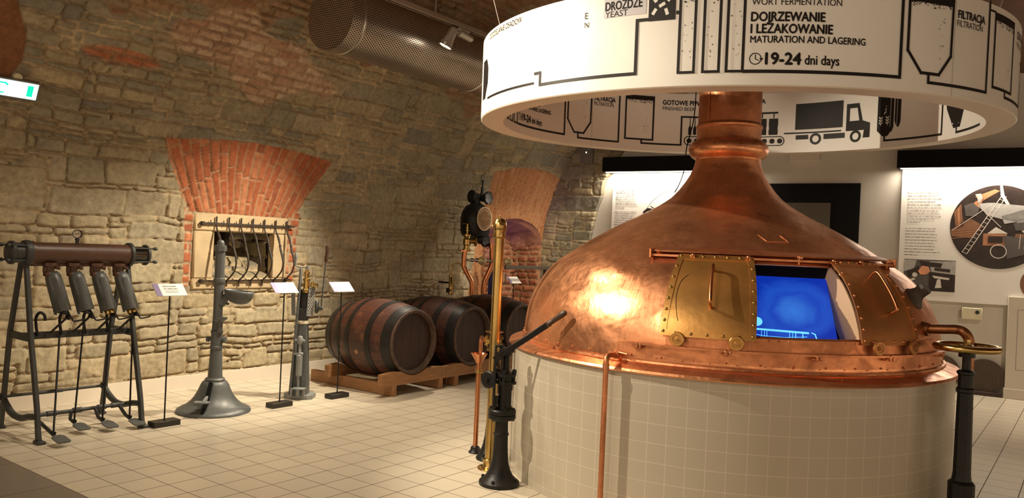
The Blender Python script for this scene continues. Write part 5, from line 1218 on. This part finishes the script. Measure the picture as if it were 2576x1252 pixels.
# ------------------------------------------------------------------ dark still column with brass plate, behind the barrels
AP = (-1.64, 4.80)
T = thing('still_column', 'black iron column with round drum heads, oval brass plate and bent copper legs behind barrels', 'brewing apparatus', (*AP, 0))
def A3(l, d, z): return loc3(AP, l - .03, d, z)
b = MB(); prf = [(0, 1.50), (.10, 1.51), (.165, 1.545), (.185, 1.60), (.19, 1.76), (.175, 1.84), (.13, 1.91), (.07, 1.945), (.05, 1.96), (.05, 2.02), (.055, 2.03)]
b.lathe(prf, A3(-.03, 0, 0), n=40); b.cyl(A3(.03, 0, 1.48), A3(.03, 0, 1.56), .10, n=28); b.build('body', 'iron', T)
for l0, l1, z, r, nm in ((-.02, -.125, 2.03, .082, 'drum_head'), (.05, .155, 2.02, .082, 'drum_head'), (.03, .15, 1.49, .082, 'drum_head')):
    p = A3((l0 + l1) / 2, .02, z); ax = (AX * (1 if l1 > l0 else -1) + AF * .75).normalized(); b = MB()
    b.lathe([(.045, -.08), (.048, -.02), (.076, .0), (r, .006), (r, .03), (r - .006, .036), (r - .012, .034), (0, .035)], p, ax, 32)
    for a in range(0, 360, 60): x, y = frame(ax); b.cyl(p + ax * .03 + x * .066 * math.cos(R(a)) + y * .066 * math.sin(R(a)), p + ax * .042 + x * .066 * math.cos(R(a)) + y * .066 * math.sin(R(a)), .006, n=6)
    b.build(nm, 'iron', T)
b = MB(); b.lathe([(.026, 2.03), (.026, 2.08), (.018, 2.10), (.022, 2.14), (.012, 2.17), (.012, 2.22), (.016, 2.225), (.016, 2.24), (0, 2.245)], A3(.04, 0, 0), n=16); b.build('top_cock', 'iron', T)
pc = A3(.085, .18, 1.755); pu = (AX * .86 + AF * -.5).normalized(); pn = pu.cross(Vector((0, 0, 1))).normalized()
if pn.dot(AF) < 0: pn = -pn
mt = Matrix((pu, Vector((0, 0, 1)), pn)).transposed().to_4x4(); mt.translation = pc
b = MB(); b.prism([(.100 * math.cos(2 * PI * k / 40), .145 * math.sin(2 * PI * k / 40)) for k in range(40)], .010, mt); b.cur = 1; b.tube([mt @ Vector((.097 * math.cos(2 * PI * k / 40), .142 * math.sin(2 * PI * k / 40), .005)) for k in range(40)], .006, 8, closed=True); pl = b.build('maker_plate', ['plate_brass', 'plate_light'], T)
A = Art(); A.put(text2d('KOTTENHEIM', .027, .15), -.075, -.012) if False else A.put(text2d('T.KETTELACHE', .030, .158, .0004), -.079, -.012)
n = 40
for k in range(n): pass
A.line([(.090 * math.cos(2 * PI * k / n), .134 * math.sin(2 * PI * k / n)) for k in range(n)], .004, True)
rq = random.Random(9)
for a0, a1, rx, ry in ((28, 152, .072, .108), (200, 340, .074, .112)):
    for i in range(15):
        t = R(a0 + (a1 - a0) * i / 14); x, y = rx * math.cos(t), ry * math.sin(t); q = .004 + .005 * rq.random(); A.line([(x - q * .3, y - q), (x + q * .3, y + q)], .0035)
        if rq.random() < .6: A.line([(x - q * .6, y + q * (1 if rq.random() < .5 else -1)), (x + q * .8, y)], .003)
for x in (-.088, .088): A.disc(x, 0, .006, 10)
A.mb(lambda u, v: mt @ Vector((u, v, .0062))).build('plate_lettering', 'plate_light', pl)
b = MB(); b.lathe([(.036, 1.36), (.058, 1.362), (.058, 1.376), (.036, 1.380), (.036, 1.42), (.046, 1.43), (.048, 1.49), (.040, 1.50), (.036, 1.53), (.05, 1.535), (.05, 1.555), (.032, 1.56), (.012, 1.562), (.012, 1.68)], A3(-.115, .20, 0), n=24); b.cyl(A3(-.115, .20, 1.475), A3(.0, .17, 1.475), .034, n=20); b.cyl(A3(-.02, .185, 1.475), A3(.0, .18, 1.475), .062, n=26)
b.cyl(A3(-.115, .20, 1.60), A3(-.115, .20, 1.606), .03, n=12); b.cyl(A3(-.115, .20, 1.635), A3(-.115, .20, 1.64), .03, n=12); b.build('brass_valve', 'brass', T)
b = MB(); b.lathe([(0, 1.678), (.062, 1.68), (.066, 1.684), (.062, 1.689), (0, 1.689)], A3(-.115, .20, 0), n=28); b.build('valve_wheel', 'brass', T)
b = MB(); b.cyl(A3(-.135, .20, 1.36), A3(-.135, .20, 1.345), .07, n=6); b.tube([A3(-.135, .20, 1.35), A3(-.14, .20, 1.20), A3(-.128, .20, 1.14), A3(-.06, .20, 1.02), A3(-.03, .20, .95), A3(-.025, .20, .80), A3(-.025, .20, 0.02)], .030, 16, smooth=5); b.build('copper_leg', 'copper_pipe', T)
b = MB(); b.tube([A3(.19, .0, 1.46), A3(.20, .0, 1.24), A3(.185, .0, 1.15), A3(.125, .0, 1.0), A3(.11, .0, .92), A3(.11, .0, .80), A3(.11, .0, 0.02)], .034, 16, smooth=5); b.cyl(A3(.19, 0, 1.46), A3(.19, 0, 1.40), .045, n=20); b.build('copper_leg', 'copper_pipe', T)
b = MB(); b.cyl(A3(-.12, .14, 1.24), A3(.40, .14, 1.245), .014, n=14); 
for l in (-.06, .0, .12, .30): b.cyl(A3(l, .14, 1.243), A3(l + .035, .14, 1.243), .026, n=14)
b.build('cross_pipe', 'steel', T)
for l in (.085, .405):
    b = MB(); q = A3(l, .19, 1.24); b.lathe([(0, .0), (.024, .002), (.046, .008), (.052, .004), (.054, -.004), (.046, -.010), (0, -.012)], q, (AF * .9 + AX * .25), 24); b.cyl(q, q - AF * .05, .01); b.build('hand_wheel', 'brass_pale', T)
# slim brass sample cylinder left of it
SY = (-1.86, 4.55)
T = thing('sample_cylinder', 'slim brass cylinder with bent pipe on the stone wall left of the dark column', 'gauge', (*SY, .8))
b = MB(); b.lathe([(0, .80), (.030, .802), (.034, .82), (.028, .835), (.028, 1.01), (.034, 1.02), (.030, 1.045), (.012, 1.05), (0, 1.05)], (*SY, 0), n=20); b.build('cylinder', 'brass', T)
b = MB(); b.tube([(SY[0], SY[1], 1.05), (SY[0], SY[1], 1.15), (SY[0] + .02, SY[1] + .04, 1.185), (SY[0] + .03, SY[1] + .11, 1.19), (SY[0] + .03, SY[1] + .14, 1.175)], .007, 8, smooth=4); b.build('bent_pipe', 'brass', T)
b = MB(); b.cyl((SY[0] - .2, SY[1], .95), (SY[0], SY[1], .95), .012, n=10); b.box((SY[0] + .02, SY[1] - .08, .86), (.01, .05, .06), b=.002); b.box((SY[0] + .02, SY[1] - .05, .86), (.01, .08, .012)); b.build('wall_bracket', 'iron', T)
# low railing in front of the niche and the blue-lit filter frame
T = thing('barrier_rail', 'dark flat iron barrier rail in front of the brick niche', 'railing', (-1.45, 5.6, 0))
b = MB(); b.bar((-1.45, 5.10, 1.165), (-1.38, 6.55, 1.165), .03, .05, up=(0, 0, 1), b=.004); b.build('rail', 'iron_brown', T)
for y in (5.98, 6.5):
    b = MB(); b.box((-1.42 + (y - 5.98) * .05, y, .57), (.06, .05, 1.14), b=.004); b.build('post', 'iron_brown', T)
T = thing('filter_frame', 'narrow dark frame lit blue beside the brick niche, behind the brass pole', 'filter', (-1.72, 5.18, 0))
b = MB(); b.box((-1.72, 5.20, .70), (.10, .06, 1.4), b=.006); b.build('housing', 'blue_metal', T)
b = MB()
for z in (.95, 1.06): b.bar((-1.66, 5.15, z), (-1.66, 5.42, z), .012, .012)
b.bar((-1.66, 5.40, .93), (-1.66, 5.40, 1.08), .012, .012); b.build('bracket', 'steel', T)
spot('blue_niche_lamp', (-2.16, 5.66, .95), (-2.2, 6.15, 1.7), 8, 70, .8, .05, (.16, .10, 1))

# ------------------------------------------------------------------ forged window grille
GX = XW + .055
T = thing('window_grille', 'bulging wrought-iron grille with twisted bars in front of the small stone-framed window', 'window grille', (GX, 1.74, 1.0))
b = MB(); b.bar((GX, 1.235, 1.515), (GX, 2.29, 1.528), .014, .014); b.build('top_rail', 'iron_forged', T)
b = MB(); b.bar((GX, 1.245, .985), (GX, 2.27, .992), .014, .014); b.build('bottom_rail', 'iron_forged', T)
for y, z in ((1.262, 1.515), (2.22, 1.527), (1.272, .985), (2.21, .992)):
    b = MB(); b.box((GX + .004, y, z), (.034, .034, .036), b=.004); b.cyl((XW - .02, y, z), (GX, y, z), .008, n=8); b.build('bracket', 'iron_forged', T)
for k in range(7):
    y = 1.405 + k * .132; b = MB()
    P = [(GX, y, 1.585), (GX, y, 1.50), (GX + .015, y, 1.46), (GX + .055, y, 1.40), (GX + .075, y, 1.345), (GX + .095, y, 1.29), (GX + .128, y, 1.22), (GX + .140, y, 1.15), (GX + .115, y, 1.08), (GX + .05, y, 1.02), (GX, y, .985), (GX, y, .93)]
    b.tube(P, [.0075, .0075, .0075, .012, .008, .012, .011, .008, .0075, .0075, .0075, .0075], 8, smooth=4); q = Vector((GX + .082, y, 1.33)); b.sph(q, .013, 10, (1, 1, 1.4)); b.build('bar', 'iron_forged', T)
b = MB()
for k in range(7):
    y = 1.345 + k * .135; b.cyl((GX, y, 1.50), (GX, y, 1.55), .0045, n=8)
b.bar((GX, 1.3, 1.519), (GX, 2.2, 1.527), .009, .016); b.build('short_spikes', 'iron_forged', T)

# ------------------------------------------------------------------ perforated air duct, lamp track and spotlight
DC = Vector((-.45, 1.31, 3.2)); DR = .272
T = thing('air_duct', 'big perforated steel air duct running under the vault', 'duct', DC)
b = MB(); b.lathe([(DR, 0), (DR, 5.55)], DC, (0, 1, 0), 72, uvr=DR); b.build('perforated_tube', 'duct', T)
b = MB(); b.lathe([(0, .0), (DR, 0)], DC, (0, 1, 0), 72)
o = MB(); n = 30; vs = []; fs = []; uvs = []
for i in range(13):
    for k in range(49):
        r = DR * i / 12; a = 2 * PI * k / 48; vs.append(DC + Vector((r * math.cos(a), -.001, r * math.sin(a))))
for i in range(12):
    for k in range(48): f = (i * 49 + k, (i + 1) * 49 + k, (i + 1) * 49 + k + 1, i * 49 + k + 1); fs.append(f); uvs.append([(vs[q].x, vs[q].z) for q in f])
o.add(vs, fs, uvs); o.build('end_cap', 'duct', T)
for y in (.14, 1.75, 3.4):
    b = MB(); b.lathe([(DR, -.012), (DR + .006, -.006), (DR + .006, .006), (DR, .012)], DC + Vector((0, y, 0)), (0, 1, 0), 72); b.build('joint_band', 'steel', T)
T = thing('lamp_track', 'long pale ceiling track for lamps beside the air duct', 'lighting track', (.05, 2.6, 3.32))
b = MB(); b.box((.05, 2.6, 3.315), (.055, 7.4, .04), b=.003); b.build('profile', 'track_paint', T)
b = MB(); b.box((.05, 2.6, 3.2945), (.012, 7.38, .003)); b.build('groove', 'black', T)
b = MB()
for y in (-.2, 2.0, 4.4): b.cyl((.05, y, 3.33), (.05, y, 3.85), .006, n=8)
b.build('hangers', 'track_paint', T)
T = thing('spotlight', 'silver track spotlight tilted down in front of the air duct', 'spotlight', (.05, 2.36, 3.28))
b = MB(); b.box((.05, 2.36, 3.283), (.045, .14, .022), b=.004); b.cyl((.05, 2.30, 3.255), (.05, 2.46, 3.235), .036, .030, n=20); b.sph((.05, 2.46, 3.235), .030, 14); b.build('adapter', 'silver', T)
hd0 = Vector((.045, 2.235, 3.245)); hda = Vector((-.35, -.25, -.90)).normalized()
b = MB(); b.lathe([(0, -.03), (.030, -.028), (.038, -.01), (.040, .05), (.050, .10), (.060, .135), (.062, .145), (.054, .145)], hd0, hda, 28); b.cyl((.05, 2.30, 3.25), hd0, .012, n=10); h = b.build('lamp_head', 'silver', T)
b = MB(); b.lathe([(.054, .140), (0, .1405)], hd0, hda, 24); b.build('lens', 'lens_lit', h)
x, y = frame(hda)
b = MB(); b.cyl(hd0 + hda * .13 - x * .075, hd0 + hda * .13 + x * .075, .012, n=12); b.build('yoke_screws', 'silver', h)

# ------------------------------------------------------------------ exit sign on the vault
zz = 2.435; a_ = math.asin((zz - Z0) / RV); nrm = Vector((math.cos(a_), 0, -math.sin(a_))); upv = Vector((math.sin(a_), 0, math.cos(a_)))
ec = Vector((VC - RV * math.cos(a_), -.50, zz)) + nrm * .05
T = thing('exit_sign', 'glowing green and white escape-route sign on the vault, cut by the left picture edge', 'exit sign', ec)
me_ = Matrix((Vector((0, 1, 0)), upv, nrm)).transposed().to_4x4(); me_.translation = ec
b = MB(); b.box((0, 0, 0), (.46, .145, .05), b=.004); b.v = [tuple(me_ @ Vector(v)) for v in b.v]; b.build('housing', 'box', T)
b = MB(); b.box((0, 0, .0265), (.43, .118, .004)); b.v = [tuple(me_ @ Vector(v)) for v in b.v]; b.build('lit_face', 'exit_white', T)
A = Art(); A.rect(.145, -.04, .185, .042); A.line([(-.06, .035), (-.0, .035), (.012, .025)], .012); A.line([(-.06, -.038), (-.005, -.038)], .010); A.line([(-.10, .05), (-.10, -.04)], .015); A.rect(-.2, -.045, -.12, .045)
A.mb(lambda u, v: me_ @ Vector((u, v, .0295))).build('escape_symbol', 'exit_green', T)
b = MB(); b.cyl(me_ @ Vector((.08, .08, -.06)), me_ @ Vector((.08, .08, -.0)), .03, n=14); b.build('cable_gland', 'cream', T)

# ------------------------------------------------------------------ end wall: lit display panels, doorway, small fittings
WB = Matrix((BT, -BNv, Vector((0, 0, 1)))).transposed()
def wpt(x, z, o): return onback(x, z, o)
def panel(name, label, xl, xr, z0, z1, bxl, bxr, bz0, bz1, dep):
    o = thing(name, label, 'display panel', wpt((xl + xr) / 2, z0, .0), 'display panels on the end wall')
    b = MB(); b.box(wpt((xl + xr) / 2, (z0 + z1) / 2, .025), ((xr - xl) * 1.0055, .045, z1 - z0), WB, .002); b.build('board', 'white', o)
    b = MB(); b.box(wpt((bxl + bxr) / 2, (bz0 + bz1) / 2, dep / 2), ((bxr - bxl) * 1.0055, dep, bz1 - bz0), WB, .003); cn = b.build('canopy', 'black', o)
    b = MB(); b.box(wpt((bxl + bxr) / 2 + .0, bz0 - .004, dep * .62), ((bxr - bxl) * .97, .05, .008), WB); b.build('light_strip', 'led_white', cn)
    la = area(name + '_strip_lamp', wpt((bxl + bxr) / 2, bz0 - .012, dep * .62), wpt((bxl + bxr) / 2, z0 - .6, .12), 34, bxr - bxl - .1, .05, (1, .87, .70))
    return o
PR_ = panel('display_panel', 'white display panel with a big round attic photo under a black canopy, right end wall', 2.665, 4.60, 1.02, 2.545, 2.615, 4.66, 2.545, 2.748, .20)
def wart(o, A, m, name, off=.050): return A.mb(lambda u, v: wpt(u, v, off)).build(name, m, o)
rd = random.Random(3)
def para(A, x, z, w, n, lh, hh=.013):
    for k in range(n):
        wl = w * (.78 + .22 * rd.random()) if k < n - 1 else w * .4; u = x
        while u < x + wl: q = .014 + .04 * rd.random(); A.rect(u, z - k * lh, min(u + q, x + wl), z - k * lh + hh * (.6 + .4 * rd.random()), 1); u += q + .008
A = Art(); para(A, 2.715, 2.255, .36, 10, .0535, .016); para(A, 2.708, 1.665 + .0, .35, 10, 0, 0) if False else None
para(A, 2.705, 1.755 - .02, .36, 0, .05); 
B2 = Art(); para(B2, 2.705, 1.715, .355, 1, .05)
A2 = Art(); para(A2, 2.703, 2.255 - 10 * .0535 - .035, .36, 10, .0445, .015)
# the text block: two paragraphs
A3_ = Art(); para(A3_, 2.73, 2.262, .36, 11, .0345, .0095); para(A3_, 2.722, 1.845, .36, 10, .0345, .0095); wart(PR_, A3_, 'ink_grey', 'paragraphs')
At = Art(); At.put(text2d('Od', .09), 2.735, 2.395); wart(PR_, At, 'ink_grey', 'lettering')
# round photograph: attic with pipes, ladder and cart (centre 3.64, 1.885, radius .465)
PX, PZ, PRr = 3.645, 1.885, .468
def clipc(P): 
    out = []
    for u, v in P:
        d = math.hypot(u, v)
        if d > .995: u, v = u / d * .995, v / d * .995
        out.append((PX + u * PRr, PZ + v * PRr))
    return out
def photo_layers(o, layers, base, nm):
    bb = MB(); mats = [base[1]]; bb2 = Art(); base[0](bb2); bb2.mb(lambda u, v: wpt(u, v, .050), into=bb)
    for i, (mn, fn) in enumerate(layers):
        a_ = Art(); fn(a_); mats.append(mn); bb.cur = i + 1; a_.mb(lambda u, v, i=i: wpt(u, v, .0506 + .0004 * i), into=bb)
    bb.build(nm, mats, o)
def cp(a, *P): a.poly(clipc(P))
def cl(a, P, w): a.line(clipc(P), w)
photo_layers(PR_, [
    ('photo_brown', lambda a: [cp(a, (-.99, -.1), (-.95, -.25), (-.55, -.28), (-.3, .02), (-.55, .18), (-.75, .1)), cp(a, (.35, -.15), (.95, -.15), (.9, -.5), (.45, -.6), (.30, -.5)), cp(a, (-.93, .35), (-.78, .55), (-.72, -.0), (-.88, -.05))]),
    ('photo_rust', lambda a: [cp(a, (-.5, .72), (-.1, .9), (.0, .86), (-.35, .62)), cp(a, (-.65, .35), (-.5, .6), (-.3, .7), (-.42, .45)), cp(a, (-.30, -.45), (.18, -.45), (.18, -.16), (-.30, -.16)), cp(a, (-.86, .40), (-.82, .46), (-.78, .0), (-.83, .0)), cp(a, (.5, .8), (.55, .82), (.62, .5), (.57, .5))] + [cl(a, ((-.95, -.12 - .06 * k), (-.45, -.04 - .06 * k)), .006) for k in range(4)]),
    ('photo_light', lambda a: [cp(a, (-.22, -.16), (-.05, -.0), (.20, -.15)), cp(a, (-.0, .99), (.05, .99), (.10, .75), (.28, .42), (.55, -.08), (.62, -.12), (.58, -.17), (.48, -.10), (.22, .40), (.02, .75))]),
    ('photo_grey', lambda a: [cp(a, (-.42, .55), (-.2, .58), (.95, .52), (.97, .2), (.5, .1), (.1, .18), (-.25, .28)), cp(a, (-.5, .78), (-.38, .80), (-.34, .68), (-.42, .55), (-.46, .70)), cp(a, (.05, .26), (.95, .62), (.98, .25), (.12, .08))]),
    ('photo_mid', lambda a: [cp(a, (-.72, .5), (-.55, .58), (-.4, .45), (-.45, .25), (-.68, .25)), cp(a, (.1, -.2), (.55, -.25), (.65, -.6), (.2, -.75)), cp(a, (.3, .10), (.7, .16), (.6, -.05), (.35, -.08))]),
    ('photo_light', lambda a: [cl(a, ((-.72, -.62), (.05, .76)), .008), cl(a, ((-.62, -.66), (.13, .72)), .008)] + [cl(a, ((-.72 + .77 * t, -.62 + 1.38 * t), (-.62 + .75 * t, -.66 + 1.38 * t)), .005) for t in [k / 15 for k in range(15)]] + [cl(a, ((-.42, .5), (.05, .0)), .006), cl(a, ((-.95, -.1), (-.1, .58)), .006)] + [cl(a, ((.45 + .1 * k, -.18), (.43 + .1 * k, -.5)), .006) for k in range(5)]),
    ('photo_light', lambda a: a.disc(PX + .02 * PRr, PZ - .58 * PRr, .17 * PRr, 28, .15 * PRr)),
    ('photo_dark', lambda a: [cp(a, (-.2, -.22), (.1, -.22), (.1, -.38), (-.2, -.38))] and None),
], (lambda a: a.disc(PX, PZ, PRr, 72), 'photo_dark'), 'round_photo')
x0, x1, z0_, z1_ = 2.725, 3.250, 1.13, 1.49
def rp_(t, s): return (x0 + (x1 - x0) * t, z0_ + (z1_ - z0_) * s)
photo_layers(PR_, [
    ('photo_grey', lambda a: [a.poly([rp_(.5, .95), rp_(1, .98), rp_(1, .5), rp_(.55, .5)]), a.poly([rp_(0, .98), rp_(.25, .98), rp_(.2, .7), rp_(0, .6)])]),
    ('photo_dark', lambda a: [a.poly([rp_(.05, .6), rp_(.3, .8), rp_(.3, .55), rp_(.1, .4)]), a.poly([rp_(.5, .62), rp_(1, .55), rp_(1, 0), rp_(.5, 0)]), a.poly([rp_(.3, .95), rp_(.75, .9), rp_(.72, .75), rp_(.35, .8)]), a.poly([rp_(.6, .75), rp_(.9, .72), rp_(.9, .62), rp_(.6, .66)])]),
    ('photo_orange', lambda a: [a.poly([rp_(.28, .62), rp_(.36, .8), rp_(.48, .78), rp_(.52, .62), rp_(.44, .52), rp_(.33, .52)])]),
    ('photo_light', lambda a: [a.poly([rp_(.62, .1), rp_(.66, .38), rp_(.72, .4), rp_(.75, .12)]), a.poly([rp_(.56, .5), rp_(.9, .44), rp_(.88, .38), rp_(.6, .42)]), a.disc(*rp_(.22, .5), .028, 10), a.poly([rp_(.1, .32), rp_(.2, .4), rp_(.24, .36), rp_(.14, .28)])]),
], (lambda a: a.poly([rp_(0, 0), rp_(1, 0), rp_(1, 1), rp_(0, 1)]), 'photo_mid'), 'machine_photo')
A = Art(); A.disc(4.06, 1.27, .19, 40); wart(PR_, A, 'photo_brown', 'small_round_photo')
PL_ = panel('display_panel', 'white display panel under a black canopy behind the kettle neck, far end wall', -.995, .78, 1.02, 2.535, -1.105, .86, 2.543, 2.745, .20)
A = Art(); para(A, -.945, 2.285, .33, 9, .0305, .010); para(A, -.952, 1.985, .33, 9, .0305, .010); wart(PL_, A, 'ink_grey', 'paragraphs')
A = Art(); A.put(text2d('P', .05), -.93, 2.455); wart(PL_, A, 'ink_grey', 'lettering')
A = Art(); cx_, cz_, rr_ = -.04, 1.80, .50
A.disc(cx_, cz_, rr_, 64, rr_ - .006); wart(PL_, A, 'ink', 'photo_outline')
photo_layers(PL_, [('photo_dark', lambda a: [a.poly([(-.53, 1.86), (-.53, 2.0), (-.47, 2.05), (-.40, 2.04), (-.36, 1.96), (-.30, 1.92), (-.2, 1.7), (-.45, 1.6)]), a.line([(-.42, 2.07), (-.33, 2.02), (-.25, 2.02), (-.16, 2.0)], .012), a.line([(.24, 2.27), (.18, 2.2), (.14, 2.12), (.06, 2.06)], .01)])], (lambda a: a.disc(cx_, cz_, rr_ - .006, 64), 'white'), 'round_photo')
# dark doorway with a paler wall beyond
dr = bpy.data.objects.new('door_1', None); COL.objects.link(dr); dr.location = wpt(1.55, 0, 0); struct(dr)
b = MB(); b.box(wpt(1.62, 1.19, .012), (1.20, .026, 2.385), WB); b.build('black_surround', 'black', dr)
b = MB(); b.box(wpt(1.36, 1.07, .026), (1.06, .006, 2.14), WB); b.build('passage', 'passage', dr)
# fittings
def wbox(name, label, cat, x, z, w, h, dep, m): 
    b = MB(); b.box(wpt(x, z, dep / 2), (w, dep, h), WB, .006); o = b.build(name, m); tag(o, label, cat); return o
wbox('wall_box', 'small white box fixed high on the end wall below the printed ring', 'wall box', 1.56, 2.74, .36, .16, .05, 'plaster_trim')
T = thing('junction_box', 'cream junction box with a dark round socket, low on the wall under the display panel', 'socket box', wpt(3.43, .84, 0))
b = MB(); b.box(wpt(3.43, .903, .035), (.20, .07, .13), WB, .006); b.build('housing', 'cream', T)
b = MB(); b.cyl(wpt(3.482, .922, .07), wpt(3.482, .922, .08), .021, n=20); b.build('socket', 'green_dark', T)
T = thing('wall_speaker', 'grey box speaker with a tiny light, in the corner where vault meets end wall', 'speaker', wpt(-1.40, 2.69, 0))
b = MB(); b.box(wpt(-1.40, 2.80, .07), (.19, .10, .235), WB, .006); b.build('cabinet', 'box', T)
b = MB(); b.cyl(wpt(-1.40, 2.83, .12), wpt(-1.40, 2.83, .124), .008, n=10); b.build('indicator_light', 'led_white', T)
for i, (x, r, lb) in enumerate(((3.575, .200, 'round dark barrel head leaning at the end wall right of the wheel stand'), (3.14, .205, 'round dark barrel head at the end wall, mostly hidden behind the kettle'))):
    t = thing('barrel_head_disc', lb, 'barrel head', wpt(x, 0, .04), 'barrel heads leaning at the end wall')
    b = MB(); b.cyl(wpt(x, r + .002, .055), wpt(x, r + .002, .02), r, n=48); b.build('disc', 'lid_wood', t)
    b = MB(); b.box(wpt(x, .022, .07), (.34, .06, .044), WB, .004); b.build('base_block', 'wood_dark', t)
T = bpy.data.objects.new('wall_back_pier', None); COL.objects.link(T); T.location = wpt(4.3, 0, 0); struct(T)
b = MB(); b.box(wpt(4.40, .56, .045), (1.27, .09, 1.12), WB, .003); b.build('casing', 'plaster_trim', T)
b = MB(); b.box(wpt(4.40, .055, .050), (1.29, .11, .11), WB, .003); b.build('plinth', 'plaster_trim', T)
A = Art(); A.line([(3.862, .98), (3.862, .322), (4.9, .322)], .006); A.line([(3.862, .98), (4.9, .98)], .006); A.mb(lambda u, v: wpt(u, v, .0905)).build('hatch_gap', 'ink_grey', T)
# thin black cable hanging beside the chimney
b = MB(); b.tube([kp(-96, .225, 2.95), kp(-96, .228, 2.6), kp(-96, .235, 2.35), kp(-96, .275, 2.15), kp(-96, .285, 2.0), kp(-97, .315, 1.90), kp(-97, .345, 1.84)], .0035, 6, smooth=4); tag(b.build('hanging_cable', 'black'), 'thin black cable hanging down the left side of the copper chimney', 'cable')
